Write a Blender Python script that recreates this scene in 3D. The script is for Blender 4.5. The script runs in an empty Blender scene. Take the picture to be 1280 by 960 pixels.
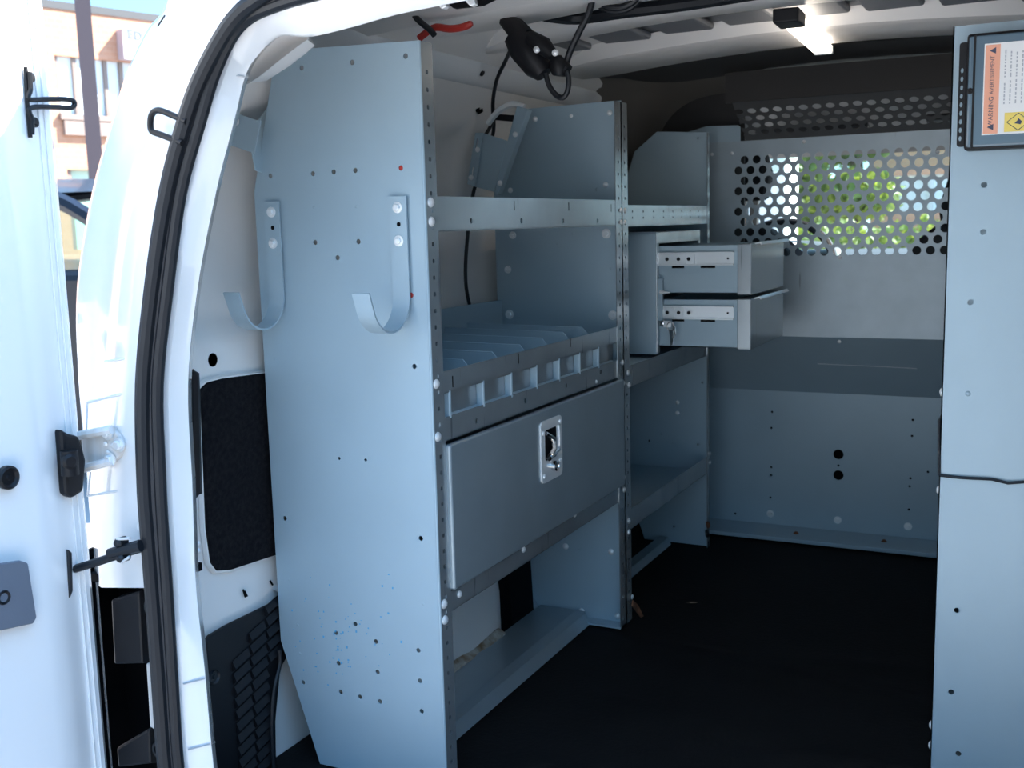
import bpy, bmesh, math, random
from mathutils import Vector, Matrix
from mathutils.geometry import delaunay_2d_cdt
random.seed(7)
SC = bpy.context.scene
COL = SC.collection
# ------------------------------------------------------------------ camera
RM = ((0.89260002, 0.45010866, -0.02583425), (-0.04253683, 0.1411225, 0.98907788), (-0.44883831, 0.88175203, -0.14511214))
FPX = 1357.96
CAM = Vector((0.0, 0.0, 0.91))
cd = bpy.data.cameras.new('camera'); cam = bpy.data.objects.new('camera', cd); COL.objects.link(cam)
cd.sensor_width = 36.0; cd.lens = 36.0 * FPX / 1280.0; cd.clip_start = 0.02; cd.clip_end = 400
cd.dof.use_dof = True; cd.dof.focus_distance = 1.75; cd.dof.aperture_fstop = 9.0
cam.matrix_world = Matrix(((RM[0][0], RM[1][0], -RM[2][0], CAM.x), (RM[0][1], RM[1][1], -RM[2][1], CAM.y), (RM[0][2], RM[1][2], -RM[2][2], CAM.z), (0, 0, 0, 1)))
SC.camera = cam
# ------------------------------------------------------------------ sky, sun, exposure
SUN_TO = Vector((0.67, 0.60, 0.88)).normalized()
w = bpy.data.worlds.new('sky'); SC.world = w; w.use_nodes = True
nt = w.node_tree; nt.nodes.clear()
out = nt.nodes.new('ShaderNodeOutputWorld'); bg = nt.nodes.new('ShaderNodeBackground')
def nd(t, **k):
    n = nt.nodes.new(t)
    for a, b in k.items(): setattr(n, a, b)
    return n
LK = nt.links.new
tc = nd('ShaderNodeTexCoord'); sp = nd('ShaderNodeSeparateXYZ'); LK(tc.outputs['Generated'], sp.inputs[0])
gr_ = nd('ShaderNodeValToRGB'); LK(sp.outputs['Z'], gr_.inputs['Fac'])           # horizon to zenith
gr_.color_ramp.elements[0].position = 0.0; gr_.color_ramp.elements[0].color = (0.58, 0.84, 1.00, 1)
gr_.color_ramp.elements[1].position = 1.0; gr_.color_ramp.elements[1].color = (0.24, 0.50, 0.98, 1)
e = gr_.color_ramp.elements.new(0.22); e.color = (0.31, 0.65, 1.04, 1)
dt = nd('ShaderNodeVectorMath', operation='DOT_PRODUCT'); dt.inputs[1].default_value = SUN_TO; LK(tc.outputs['Generated'], dt.inputs[0])
m1 = nd('ShaderNodeMath', operation='MULTIPLY_ADD'); m1.inputs[1].default_value = 0.5; m1.inputs[2].default_value = 0.5; LK(dt.outputs['Value'], m1.inputs[0])
m2 = nd('ShaderNodeMath', operation='POWER'); m2.inputs[1].default_value = 2.4; LK(m1.outputs[0], m2.inputs[0])
m3 = nd('ShaderNodeMath', operation='MULTIPLY_ADD'); m3.inputs[1].default_value = 1.8; m3.inputs[2].default_value = 0.40; LK(m2.outputs[0], m3.inputs[0])   # sky brightens towards the sun
nz = nd('ShaderNodeTexNoise'); nz.inputs['Scale'].default_value = 3.2; nz.inputs['Detail'].default_value = 6; LK(tc.outputs['Generated'], nz.inputs['Vector'])
rp = nd('ShaderNodeValToRGB'); rp.color_ramp.elements[0].position = 0.58; rp.color_ramp.elements[1].position = 0.76; LK(nz.outputs['Fac'], rp.inputs['Fac'])
mx = nd('ShaderNodeMixRGB'); mx.inputs['Color2'].default_value = (1.25, 1.3, 1.35, 1); LK(rp.outputs['Color'], mx.inputs['Fac']); LK(gr_.outputs['Color'], mx.inputs['Color1'])
ml = nd('ShaderNodeVectorMath', operation='SCALE'); LK(mx.outputs['Color'], ml.inputs[0]); LK(m3.outputs[0], ml.inputs['Scale'])
LK(ml.outputs['Vector'], bg.inputs['Color']); LK(bg.outputs['Background'], out.inputs['Surface'])
bg.inputs['Strength'].default_value = 1.15
sd = bpy.data.lights.new('sun', 'SUN'); sd.energy = 14.0; sd.angle = 0.009; sd.color = (1.0, 0.94, 0.85)
sun = bpy.data.objects.new('sun', sd); COL.objects.link(sun); sun.rotation_euler = SUN_TO.to_track_quat('Z', 'Y').to_euler()
vs = SC.view_settings; vs.view_transform = 'Standard'; vs.look = 'None'; vs.gamma = 1.0; vs.use_curve_mapping = False
vs.exposure = 1.0
SC.cycles.max_bounces = 10; SC.cycles.diffuse_bounces = 6; SC.cycles.glossy_bounces = 4; SC.cycles.transparent_max_bounces = 12
SC.cycles.use_denoising = True; SC.cycles.sample_clamp_indirect = 6.0

# ------------------------------------------------------------------ helpers
def ray(px):
    a = Vector(((px[0] - 640) / FPX, -(px[1] - 480) / FPX, 1.0))
    return Vector([sum(RM[k][i] * a[k] for k in range(3)) for i in range(3)])
def W(px, ax, val):
    "point of the photograph on a plane of the van (axis, value)"
    d = ray(px); t = (val - CAM[ax]) / d[ax]
    return CAM + d * t
FX = -0.858          # front plane of the left shelving
def F(px): return W(px, 0, FX)

def mat(name, col, rough=0.5, metal=0.0, spec=0.5, noise=0.0, scale=20.0, bump=0.0, bscale=300.0, col2=None, coat=0.0, stretch=None):
    m = bpy.data.materials.new(name); m.use_nodes = True
    n = m.node_tree.nodes; L = m.node_tree.links; b = n['Principled BSDF']
    b.inputs['Base Color'].default_value = (*col, 1); b.inputs['Roughness'].default_value = rough
    b.inputs['Metallic'].default_value = metal; b.inputs['Specular IOR Level'].default_value = spec
    b.inputs['Coat Weight'].default_value = coat
    t = n.new('ShaderNodeTexCoord'); mp = n.new('ShaderNodeMapping'); L.new(t.outputs['Object'], mp.inputs['Vector'])
    if stretch: mp.inputs['Scale'].default_value = stretch
    if noise > 0 or col2:
        z = n.new('ShaderNodeTexNoise'); z.inputs['Scale'].default_value = scale; z.inputs['Detail'].default_value = 5
        L.new(mp.outputs['Vector'], z.inputs['Vector'])
        r = n.new('ShaderNodeValToRGB'); r.color_ramp.elements[0].position = 0.35; r.color_ramp.elements[1].position = 0.68
        c2 = col2 if col2 else tuple(max(0, c * (1 - noise)) for c in col)
        r.color_ramp.elements[0].color = (*c2, 1); r.color_ramp.elements[1].color = (*col, 1)
        L.new(z.outputs['Fac'], r.inputs['Fac']); L.new(r.outputs['Color'], b.inputs['Base Color'])
    if bump > 0:
        z2 = n.new('ShaderNodeTexNoise'); z2.inputs['Scale'].default_value = bscale; z2.inputs['Detail'].default_value = 3
        L.new(mp.outputs['Vector'], z2.inputs['Vector'])
        bp = n.new('ShaderNodeBump'); bp.inputs['Strength'].default_value = bump; bp.inputs['Distance'].default_value = 0.002
        L.new(z2.outputs['Fac'], bp.inputs['Height']); L.new(bp.outputs['Normal'], b.inputs['Normal'])
    return m
def scuffed(name, col, rough, mark, amount=0.60):
    "painted steel with thin slanted scuff marks"
    m = mat(name, col, rough, spec=0.7, noise=0.10, scale=14, bump=0.05, bscale=500)
    n = m.node_tree.nodes; L = m.node_tree.links; b = n['Principled BSDF']
    src = b.inputs['Base Color'].links[0].from_socket
    t = n.new('ShaderNodeTexCoord'); mp = n.new('ShaderNodeMapping'); mp.inputs['Rotation'].default_value = (0, 0.5, 0); mp.inputs['Scale'].default_value = (34, 34, 2.2)
    z = n.new('ShaderNodeTexNoise'); z.inputs['Scale'].default_value = 2.2; z.inputs['Detail'].default_value = 2
    L.new(t.outputs['Object'], mp.inputs['Vector']); L.new(mp.outputs['Vector'], z.inputs['Vector'])
    r = n.new('ShaderNodeValToRGB'); r.color_ramp.elements[0].position = amount; r.color_ramp.elements[1].position = amount + 0.05
    mixn = n.new('ShaderNodeMixRGB'); mixn.inputs['Color2'].default_value = (*mark, 1)
    ml = n.new('ShaderNodeMath'); ml.operation = 'MULTIPLY'; ml.inputs[1].default_value = 0.5
    L.new(z.outputs['Fac'], r.inputs['Fac']); L.new(r.outputs['Color'], ml.inputs[0]); L.new(ml.outputs[0], mixn.inputs['Fac'])
    L.new(src, mixn.inputs['Color1']); L.new(mixn.outputs['Color'], b.inputs['Base Color'])
    return m
def emit(name, col, s):
    m = bpy.data.materials.new(name); m.use_nodes = True; b = m.node_tree.nodes['Principled BSDF']
    b.inputs['Base Color'].default_value = (*col, 1); b.inputs['Emission Color'].default_value = (*col, 1); b.inputs['Emission Strength'].default_value = s
    return m
def glass(name, tint, rough=0.0):
    m = bpy.data.materials.new(name); m.use_nodes = True; n = m.node_tree.nodes; L = m.node_tree.links
    n.clear(); o = n.new('ShaderNodeOutputMaterial'); g = n.new('ShaderNodeBsdfGlossy'); g.inputs['Roughness'].default_value = rough
    t = n.new('ShaderNodeBsdfTransparent'); t.inputs['Color'].default_value = (*tint, 1); lw = n.new('ShaderNodeLayerWeight'); lw.inputs['Blend'].default_value = 0.5; pw = n.new('ShaderNodeMath'); pw.operation = 'POWER'; pw.inputs[1].default_value = 5.0; f = n.new('ShaderNodeMath'); f.operation = 'MULTIPLY_ADD'; f.inputs[1].default_value = 0.9; f.inputs[2].default_value = 0.04; L.new(lw.outputs['Facing'], pw.inputs[0]); L.new(pw.outputs[0], f.inputs[0])
    x = n.new('ShaderNodeMixShader'); L.new(f.outputs[0], x.inputs[0]); L.new(t.outputs[0], x.inputs[1]); L.new(g.outputs[0], x.inputs[2]); L.new(x.outputs[0], o.inputs[0])
    return m

M = {}
M['panel'] = mat('grey_powder_coat', (0.385, 0.50, 0.57), 0.42, 0.15, spec=0.5, noise=0.05, scale=6, bump=0.06, bscale=700)
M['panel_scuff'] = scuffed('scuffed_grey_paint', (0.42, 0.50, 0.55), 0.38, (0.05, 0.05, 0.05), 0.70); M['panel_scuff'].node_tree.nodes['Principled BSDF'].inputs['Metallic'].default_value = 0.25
M['rail'] = scuffed('glossy_grey_rail', (0.40, 0.44, 0.46), 0.22, (0.06, 0.07, 0.08), 0.68); M['rail'].node_tree.nodes['Principled BSDF'].inputs['Metallic'].default_value = 0.6
M['satin'] = mat('satin_grey_steel', (0.36, 0.43, 0.47), 0.33, 0.5, noise=0.08, scale=9, bump=0.05, bscale=600)
M['white'] = mat('white_body_paint', (0.86, 0.86, 0.86), 0.25, noise=0.03, scale=4, coat=1.0)
M['white_dirty'] = mat('white_paint_with_dirt', (0.80, 0.81, 0.82), 0.4, col2=(0.62, 0.57, 0.52), scale=9, stretch=(4, 4, 0.6))
M['white_in'] = mat('white_interior_paint', (0.88, 0.85, 0.82), 0.3, noise=0.05, scale=3)
M['rubber'] = mat('black_rubber', (0.011, 0.013, 0.017), 0.45, spec=0.4, bump=0.1)
M['rubber_groove'] = mat('stitched_rubber', (0.05, 0.045, 0.045), 0.8, bump=0.5, bscale=900)
M['plastic'] = mat('black_plastic', (0.008, 0.008, 0.010), 0.45, spec=0.3, bump=0.15, bscale=800)
M['dark'] = mat('dark_void_liner', (0.004, 0.004, 0.005), 0.8, spec=0.1)
M['felt'] = mat('black_felt', (0.016, 0.015, 0.016), 1.0, spec=0.1, bump=1.0, bscale=260, col2=(0.006, 0.006, 0.008), scale=120)
M['mat'] = mat('black_floor_matting', (0.0065, 0.0065, 0.007), 0.75, spec=0.18, bump=0.5, bscale=120, col2=(0.004, 0.004, 0.0045), scale=5)
M['zinc'] = mat('zinc_plated_steel', (0.88, 0.89, 0.89), 0.3, 0.35)
M['chrome'] = mat('chrome', (0.8, 0.8, 0.8), 0.10, 1.0)
M['slide'] = mat('bright_zinc_slide', (0.90, 0.94, 0.96), 0.22, 0.25)
M['alu'] = mat('aluminium_lip', (0.85, 0.88, 0.90), 0.3, 0.3)
M['rust'] = mat('rusty_steel', (0.30, 0.12, 0.06), 0.9, noise=0.6, scale=60)
M['rust_edge'] = mat('white_paint_rusting_at_seam', (0.55, 0.52, 0.46), 0.7, col2=(0.22, 0.13, 0.06), scale=45)
M['grey_plastic'] = mat('grey_plastic', (0.15, 0.17, 0.21), 0.45, bump=0.1)
M['roof_skin'] = mat('roof_underside', (0.20, 0.21, 0.23), 0.5, noise=0.2, scale=4)
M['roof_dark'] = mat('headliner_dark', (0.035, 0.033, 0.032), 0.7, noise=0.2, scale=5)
M['red'] = mat('red_light_in_holes', (0.42, 0.03, 0.02), 0.45)
M['lid'] = mat('smoked_box_lid', (0.11, 0.17, 0.22), 0.22, coat=0.4)
M['label_white'] = mat('label_white', (0.85, 0.85, 0.84), 0.5)
M['label_orange'] = mat('label_orange', (0.90, 0.42, 0.28), 0.5)
M['label_yellow'] = mat('label_yellow', (0.90, 0.70, 0.16), 0.5)
M['ink'] = mat('label_ink', (0.06, 0.07, 0.12), 0.6)
M['ink_faint'] = mat('label_fine_print', (0.45, 0.47, 0.50), 0.6)
M['led'] = emit('lit_led_strip', (1.0, 0.90, 0.78), 3.4)
M['bluemark'] = mat('blue_paint_flecks', (0.10, 0.38, 0.62), 0.6)

def link(o, parent=None):
    COL.objects.link(o)
    if parent: o.parent = parent
    return o
def tag(o, label=None, cat=None, group=None, kind=None):
    if label: o['label'] = label
    if cat: o['category'] = cat
    if group: o['group'] = group
    if kind: o['kind'] = kind
    return o
def thing(name, loc, label, cat, group=None, kind=None):
    o = bpy.data.objects.new(name, None); o.empty_display_size = 0.05; o.location = loc; COL.objects.link(o)
    return tag(o, label, cat, group, kind)
def root_loc(p):
    v = Vector((0, 0, 0))
    while p: v += p.location; p = p.parent
    return v
def part(name, loc, parent):
    o = bpy.data.objects.new(name, None); o.empty_display_size = 0.05; o.location = Vector(loc) - root_loc(parent); return link(o, parent)
class MB:
    def __init__(s): s.v = []; s.f = []
    def add(s, vs, fs):
        k = len(s.v); s.v += [Vector(x) for x in vs]; s.f += [tuple(i + k for i in f) for f in fs]; return s
    def box(s, a, b):
        x0, x1 = sorted((a[0], b[0])); y0, y1 = sorted((a[1], b[1])); z0, z1 = sorted((a[2], b[2]))
        return s.add([(x0, y0, z0), (x1, y0, z0), (x1, y1, z0), (x0, y1, z0), (x0, y0, z1), (x1, y0, z1), (x1, y1, z1), (x0, y1, z1)],
                     [(0, 3, 2, 1), (4, 5, 6, 7), (0, 1, 5, 4), (1, 2, 6, 5), (2, 3, 7, 6), (3, 0, 4, 7)])
    def obox(s, c, ax, ay, az):
        "box about a centre with half-axis vectors"
        c = Vector(c); ax = Vector(ax); ay = Vector(ay); az = Vector(az)
        P = [c + ax * i + ay * j + az * k for k in (-1, 1) for (i, j) in ((-1, -1), (1, -1), (1, 1), (-1, 1))]
        return s.add(P, [(0, 3, 2, 1), (4, 5, 6, 7), (0, 1, 5, 4), (1, 2, 6, 5), (2, 3, 7, 6), (3, 0, 4, 7)])
    def tube(s, path, r, seg=8, closed=False, cap=True, flat=1.0):
        P = [Vector(p) for p in path]; n = len(P); R = r if isinstance(r, (list, tuple)) else [r] * n
        T = []
        for i in range(n):
            a = P[(i - 1) % n] if (closed or i > 0) else P[i]; b = P[(i + 1) % n] if (closed or i < n - 1) else P[i]
            T.append((b - a).normalized())
        up = Vector((0, 0, 1)) if abs(T[0].z) < 0.9 else Vector((0, 1, 0))
        nrm = (up - T[0] * up.dot(T[0])).normalized(); k = len(s.v)
        for i in range(n):
            nrm = (nrm - T[i] * nrm.dot(T[i])).normalized(); bi = T[i].cross(nrm)
            for j in range(seg):
                a = 2 * math.pi * j / seg; s.v.append(P[i] + (nrm * math.cos(a) + bi * math.sin(a) * flat) * R[i])
        m = n if closed else n - 1
        for i in range(m):
            for j in range(seg):
                s.f.append((k + i * seg + j, k + i * seg + (j + 1) % seg, k + ((i + 1) % n) * seg + (j + 1) % seg, k + ((i + 1) % n) * seg + j))
        if cap and not closed:
            s.f.append(tuple(k + j for j in reversed(range(seg)))); s.f.append(tuple(k + (n - 1) * seg + j for j in range(seg)))
        return s
    def lathe(s, o, axis, prof, seg=16):
        "profile of (radius, height) about an axis"
        o = Vector(o); a = Vector(axis).normalized(); u = a.orthogonal().normalized(); v = a.cross(u); k = len(s.v)
        for r, h in prof:
            for j in range(seg):
                t = 2 * math.pi * j / seg; s.v.append(o + a * h + (u * math.cos(t) + v * math.sin(t)) * r)
        for i in range(len(prof) - 1):
            for j in range(seg):
                s.f.append((k + i * seg + j, k + i * seg + (j + 1) % seg, k + (i + 1) * seg + (j + 1) % seg, k + (i + 1) * seg + j))
        s.f.append(tuple(k + j for j in reversed(range(seg)))); s.f.append(tuple(k + (len(prof) - 1) * seg + j for j in range(seg)))
        return s
    def loft(s, rows):
        k = len(s.v); n = len(rows[0])
        for r in rows: s.v += [Vector(p) for p in r]
        for i in range(len(rows) - 1):
            for j in range(n - 1):
                s.f.append((k + i * n + j, k + i * n + j + 1, k + (i + 1) * n + j + 1, k + (i + 1) * n + j))
        return s
    def strip(s, path, wdir, width, tdir_t):
        "flat bar bent along a path: width direction wdir, thickness t to the path's left"
        P = [Vector(p) for p in path]; wv = Vector(wdir).normalized() * width / 2; rows = []
        for i, p in enumerate(P):
            a = P[max(i - 1, 0)]; b = P[min(i + 1, len(P) - 1)]; t = (b - a).normalized(); nn = t.cross(wv).normalized() * tdir_t
            rows.append((p - wv, p + wv, p + wv + nn, p - wv + nn))
        k = len(s.v)
        for r in rows: s.v += list(r)
        for i in range(len(rows) - 1):
            for j in range(4): s.f.append((k + i * 4 + j, k + i * 4 + (j + 1) % 4, k + i * 4 + 4 + (j + 1) % 4, k + i * 4 + 4 + j))
        e = k + 4 * (len(rows) - 1); s.f += [(k, k + 3, k + 2, k + 1), (e, e + 1, e + 2, e + 3)]
        return s
    def prism(s, poly, off):
        "extrude a 3D polygon by a vector"
        P = [Vector(p) for p in poly]; n = len(P); o = Vector(off); k = len(s.v)
        s.v += P + [p + o for p in P]
        s.f.append(tuple(k + i for i in range(n))); s.f.append(tuple(k + n + i for i in reversed(range(n))))
        for i in range(n): s.f.append((k + i, k + n + i, k + n + (i + 1) % n, k + (i + 1) % n))
        return s
    def sheet(s, outline, holes, fn, t):
        "plate with real holes: 2D loops, fn maps (u, v, depth) to a point"
        loops = [list(outline)] + [list(h) for h in holes]
        V2 = []; E = []
        for lp in loops:
            k = len(V2); V2 += [Vector((p[0], p[1])) for p in lp]; E += [(k + i, k + (i + 1) % len(lp)) for i in range(len(lp))]
        ov, oe, of, iv, ie, iff = delaunay_2d_cdt(V2, E, [], 0, 1e-7)
        bb = [(min(p[0] for p in h), max(p[0] for p in h), min(p[1] for p in h), max(p[1] for p in h)) for h in loops]
        def keep(f):
            x = sum(ov[i][0] for i in f) / len(f); y = sum(ov[i][1] for i in f) / len(f)
            for k2, lp in enumerate(loops):
                b = bb[k2]; ins = False
                if b[0] < x < b[1] and b[2] < y < b[3]:
                    for i in range(len(lp)):
                        (xa, ya), (xb, yb) = lp[i], lp[i - 1]
                        if (ya > y) != (yb > y) and x < (xb - xa) * (y - ya) / (yb - ya) + xa: ins = not ins
                if ins != (k2 == 0): return False
            return True
        of = [f for f in of if keep(f)]
        n = len(ov); k = len(s.v)
        s.v += [Vector(fn(p[0], p[1], 0)) for p in ov] + [Vector(fn(p[0], p[1], t)) for p in ov]
        cnt = {}
        for f in of:
            s.f.append(tuple(k + i for i in f)); s.f.append(tuple(k + n + i for i in reversed(f)))
            for i in range(len(f)):
                a, b = f[i], f[(i + 1) % len(f)]; key = (min(a, b), max(a, b))
                cnt[key] = None if key in cnt else (a, b)
        for e in cnt.values():
            if e: s.f.append((k + e[1], k + e[0], k + n + e[0], k + n + e[1]))
        return s
    def build(s, name, m, parent=None, smooth=False, bevel=0.0, seg=2, angle=35, origin=None):
        L = root_loc(parent) if parent else Vector(origin if origin else (0, 0, 0))
        me = bpy.data.meshes.new(name); me.from_pydata([v - L for v in s.v], [], s.f)
        b = bmesh.new(); b.from_mesh(me); bmesh.ops.recalc_face_normals(b, faces=b.faces); b.to_mesh(me); b.free()
        if smooth:
            me.polygons.foreach_set('use_smooth', [True] * len(me.polygons)); me.set_sharp_from_angle(angle=math.radians(angle))
        me.materials.append(m if not isinstance(m, str) else M[m])
        o = bpy.data.objects.new(name, me)
        if not parent and origin: o.location = origin
        if bevel > 0:
            bv = o.modifiers.new('bevel', 'BEVEL'); bv.width = bevel; bv.segments = seg; bv.limit_method = 'ANGLE'; bv.angle_limit = math.radians(40)
        return link(o, parent)
def XZ(y): return lambda u, v, d: (u, y + d, v)
def YZ(x): return lambda u, v, d: (x + d, u, v)
def XY(z): return lambda u, v, d: (u, v, z + d)
def circ(c, r, n=8, ry=None): return [(c[0] + r * math.cos(2 * math.pi * i / n + 0.2), c[1] + (ry or r) * math.sin(2 * math.pi * i / n + 0.2)) for i in range(n)]
def rect(u0, v0, u1, v1): return [(u0, v0), (u1, v0), (u1, v1), (u0, v1)]
def rrect(u0, v0, u1, v1, r, n=4):
    p = []
    for cx, cy, a0 in ((u1 - r, v1 - r, 0), (u0 + r, v1 - r, 90), (u0 + r, v0 + r, 180), (u1 - r, v0 + r, 270)):
        for i in range(n + 1):
            a = math.radians(a0 + 90 * i / n); p.append((cx + r * math.cos(a), cy + r * math.sin(a)))
    return p
def xz(px, y): p = W(px, 1, y); return (p.x, p.z)
def yz(px, x=FX): p = W(px, 0, x); return (p.y, p.z)
def arc(c, r, a0, a1, n, plane='xz', k=0.0):
    r_ = []
    for i in range(n + 1):
        a = math.radians(a0 + (a1 - a0) * i / n); u, v = c[0] + r * math.cos(a), c[1] + r * math.sin(a)
        r_.append((u, k, v) if plane == 'xz' else (k, u, v))
    return r_
# shared bolt meshes
def _bolt_mesh(kind):
    b = MB()
    if kind == 'hex':
        b.lathe((0, 0, 0), (0, 0, 1), [(1.0, 0), (1.0, 0.18), (0.62, 0.2)], 16); b.lathe((0, 0, 0.2), (0, 0, 1), [(0.62, 0), (0.62, 0.45), (0.5, 0.52)], 6)
    elif kind == 'dome':
        b.lathe((0, 0, 0), (0, 0, 1), [(1.0, 0), (0.95, 0.2), (0.7, 0.45), (0.35, 0.58), (0.08, 0.62)], 14)
    elif kind == 'stud':
        b.lathe((0, 0, 0), (0, 0, 1), [(1.0, 0), (1.0, 0.2), (0.6, 0.22)], 14); b.lathe((0, 0, 0.2), (0, 0, 1), [(0.6, 0), (0.6, 0.5)], 6); b.lathe((0, 0, 0.7), (0, 0, 1), [(0.3, 0), (0.3, 1.0)], 8)
    o = b.build('bolt', 'zinc', smooth=True, angle=30); me = o.data; bpy.data.objects.remove(o); return me
BOLT = {k: _bolt_mesh(k) for k in ('hex', 'dome', 'stud')}
def bolt(parent, pos, axis, r=0.006, kind='dome', name='bolt', m=None):
    o = bpy.data.objects.new(name, BOLT[kind]); o.location = Vector(pos) - root_loc(parent)
    o.rotation_euler = Vector(axis).to_track_quat('Z', 'Y').to_euler(); o.scale = (r, r, r); link(o, parent)
    if m: o.material_slots[0].link = 'OBJECT'; o.material_slots[0].material = M[m]
    return o

# ================================================================== STRUCTURE
CX = -0.488                                 # centre line of the van
def mirror(p): return Vector((2 * CX - p[0], p[1], p[2]))
# --- load floor
MB().box((-1.26, 1.10, -0.10), (0.28, 3.9, -0.012)).build('floor', mat('load_floor_steel', (0.05, 0.05, 0.055), 0.6))
tag(bpy.data.objects['floor'], 'dark steel load floor of the van under the black mat', kind='structure')
# --- rear opening: stations of (seal outer, seal inner, jamb edge, mid face, outer corner)
JY = 1.145
def S(y, a, b, c, d, e=None):
    sl = W((a, y), 1, 1.095); sr = W((b, y), 1, 1.115); j = W((c, y), 1, JY); c4 = W((d, y), 1, 1.112)
    c5 = W((e, y), 1, 1.16) if e else Vector((-1.335, 1.165, c4.z))
    return [sl, sr, j, c4, c5]
ST = [S(960, 206, 233, 267, 133), S(840, 197, 225, 256, 123), S(735, 189, 219, 245, 115), S(660, 183, 214, 242, 114), S(600, 179, 211, 240, 116), S(480, 178, 207, 235, 128),
      S(360, 189, 220, 247, 137, 96), S(240, 208, 236, 270, 155, 115), S(150, 231, 261, 293, 185, 140)]
b0 = [v + Vector((0.012, 0, -0.17)) for v in ST[0]]; b0[4].x = -1.335
ST = [b0] + ST
def S2(sl, sr, j, c4, c5): return [W(sl, 1, 1.095), W(sr, 1, 1.115), W(j, 1, JY), W(c4, 1, 1.112), W(c5, 1, 1.16)]
ST.append(S2((250, 100), (277, 93), (306, 97), (205, 95), (158, 92)))
ST.append(S2((277, 50), (298, 46), (320, 72), (230, 43), (183, 38)))
ST.append(S2((295, 22), (322, 22), (348, 46), (252, 12), (205, 10)))
srt = W((360, 8), 1, 1.115); ST.append([W((316, 0), 1, 1.095), srt, W((388, 46), 1, JY), Vector((-0.97, 1.112, 1.262)), Vector((-1.04, 1.16, 1.30))])
sr5 = W((402, 0), 1, 1.115); ST.append([sr5 + Vector((-0.01, -0.02, 0.032)), sr5, W((440, 34), 1, JY), sr5 + Vector((-0.03, 0, 0.10)), Vector((-0.92, 1.16, 1.335))])
j6 = W((520, 13), 1, JY); ST.append([Vector((-0.66, 1.095, sr5.z + 0.045)), Vector((-0.66, 1.115, sr5.z + 0.012)), j6, Vector((-0.66, 1.112, 1.30)), Vector((-0.68, 1.16, 1.36))])
j7 = W((572, 1), 1, JY); j7.x = CX; j7.z += 0.003
ST.append([Vector((CX, 1.095, sr5.z + 0.05)), Vector((CX, 1.115, sr5.z + 0.017)), j7, Vector((CX, 1.112, 1.31)), Vector((CX, 1.16, 1.365))])
FULL = ST + [[mirror(p) for p in st] for st in reversed(ST[:-1])]
def outw(st): d = Vector((st[3].x - st[2].x, 0, st[3].z - st[2].z)); return d.normalized()
# dense resample with Catmull-Rom for smooth curves
def cr(P, m=5):
    r = []
    for i in range(len(P) - 1):
        p0, p1, p2, p3 = P[max(i - 1, 0)], P[i], P[i + 1], P[min(i + 2, len(P) - 1)]
        for k in range(m):
            t = k / m; r.append(0.5 * ((2 * p1) + (p2 - p0) * t + (2 * p0 - 5 * p1 + 4 * p2 - p3) * t * t + (3 * p1 - p0 - 3 * p2 + p3) * t ** 3))
    r.append(P[-1]); return r
NS = len(ST)
col_ = [cr([Vector(st[k]) for st in FULL]) for k in range(5)]
N = len(col_[0])
LOW = 2 * 5 + 5                            # rings below the tail lamp cut-out (station 3 = px y 735)
mb = MB()
def face_pts(i):
    sl, sr, j, c4, c5 = (col_[k][i] for k in range(5)); o = outw((sl, sr, j, c4, c5)); 
    return sl, sr, j, c4, c5, o
rows = []
for i in range(N):
    sl, sr, j, c4, c5, o = face_pts(i)
    rows.append([j + o * 0.11 + Vector((0, 0.05, 0)), j + o * 0.012 + Vector((0, 0.02, 0)), j, j + Vector((0, -0.006, 0)) + o * 0.004, sr + Vector((0, 0.004, 0)) - o * 0.002, sr + o * 0.012, sl])
mb.loft(rows)
rows = []
seg_hi = []
for i in range(N):
    sl, sr, j, c4, c5, o = face_pts(i)
    dm = c4.lerp(c5, 0.45) + Vector((0, 0.004, 0)); dn = c5 + Vector((0, -0.016, 0)) - o * 0.022
    seg_hi.append((sl, sl.lerp(c4, 0.85) + Vector((0, 0.002, 0)), c4 + Vector((0, 0.012, 0)), dm, dn, c5, c5 + o * 0.001 + Vector((0, 0.03, 0)), c5 + o * 0.002 + Vector((0, 0.14, 0)), c5 + o * 0.002 + Vector((0, 1.98, 0))))
lo1 = LOW; lo2 = N - 1 - LOW
mb.loft([r for r in seg_hi[lo1:lo2 + 1]])
mb.loft([r[2:] for r in seg_hi[:lo1 + 1]]); mb.loft([r[2:] for r in seg_hi[lo2:]])
tag(mb.build('wall_rear', 'white', smooth=True, angle=50), 'glossy white bodywork around the open rear doorway of the van', kind='structure')
# roof outer skin
tag(MB().loft([[Vector((x, y, z)) for x, z in ((-1.20, 1.30), (-1.04, 1.345), (-0.80, 1.375), (CX, 1.385), (-0.18, 1.375), (0.06, 1.345), (0.22, 1.30))] for y in (1.2, 3.9)]).build('ceiling', 'white', smooth=True), 'white outer roof skin of the van', kind='structure')
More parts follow.
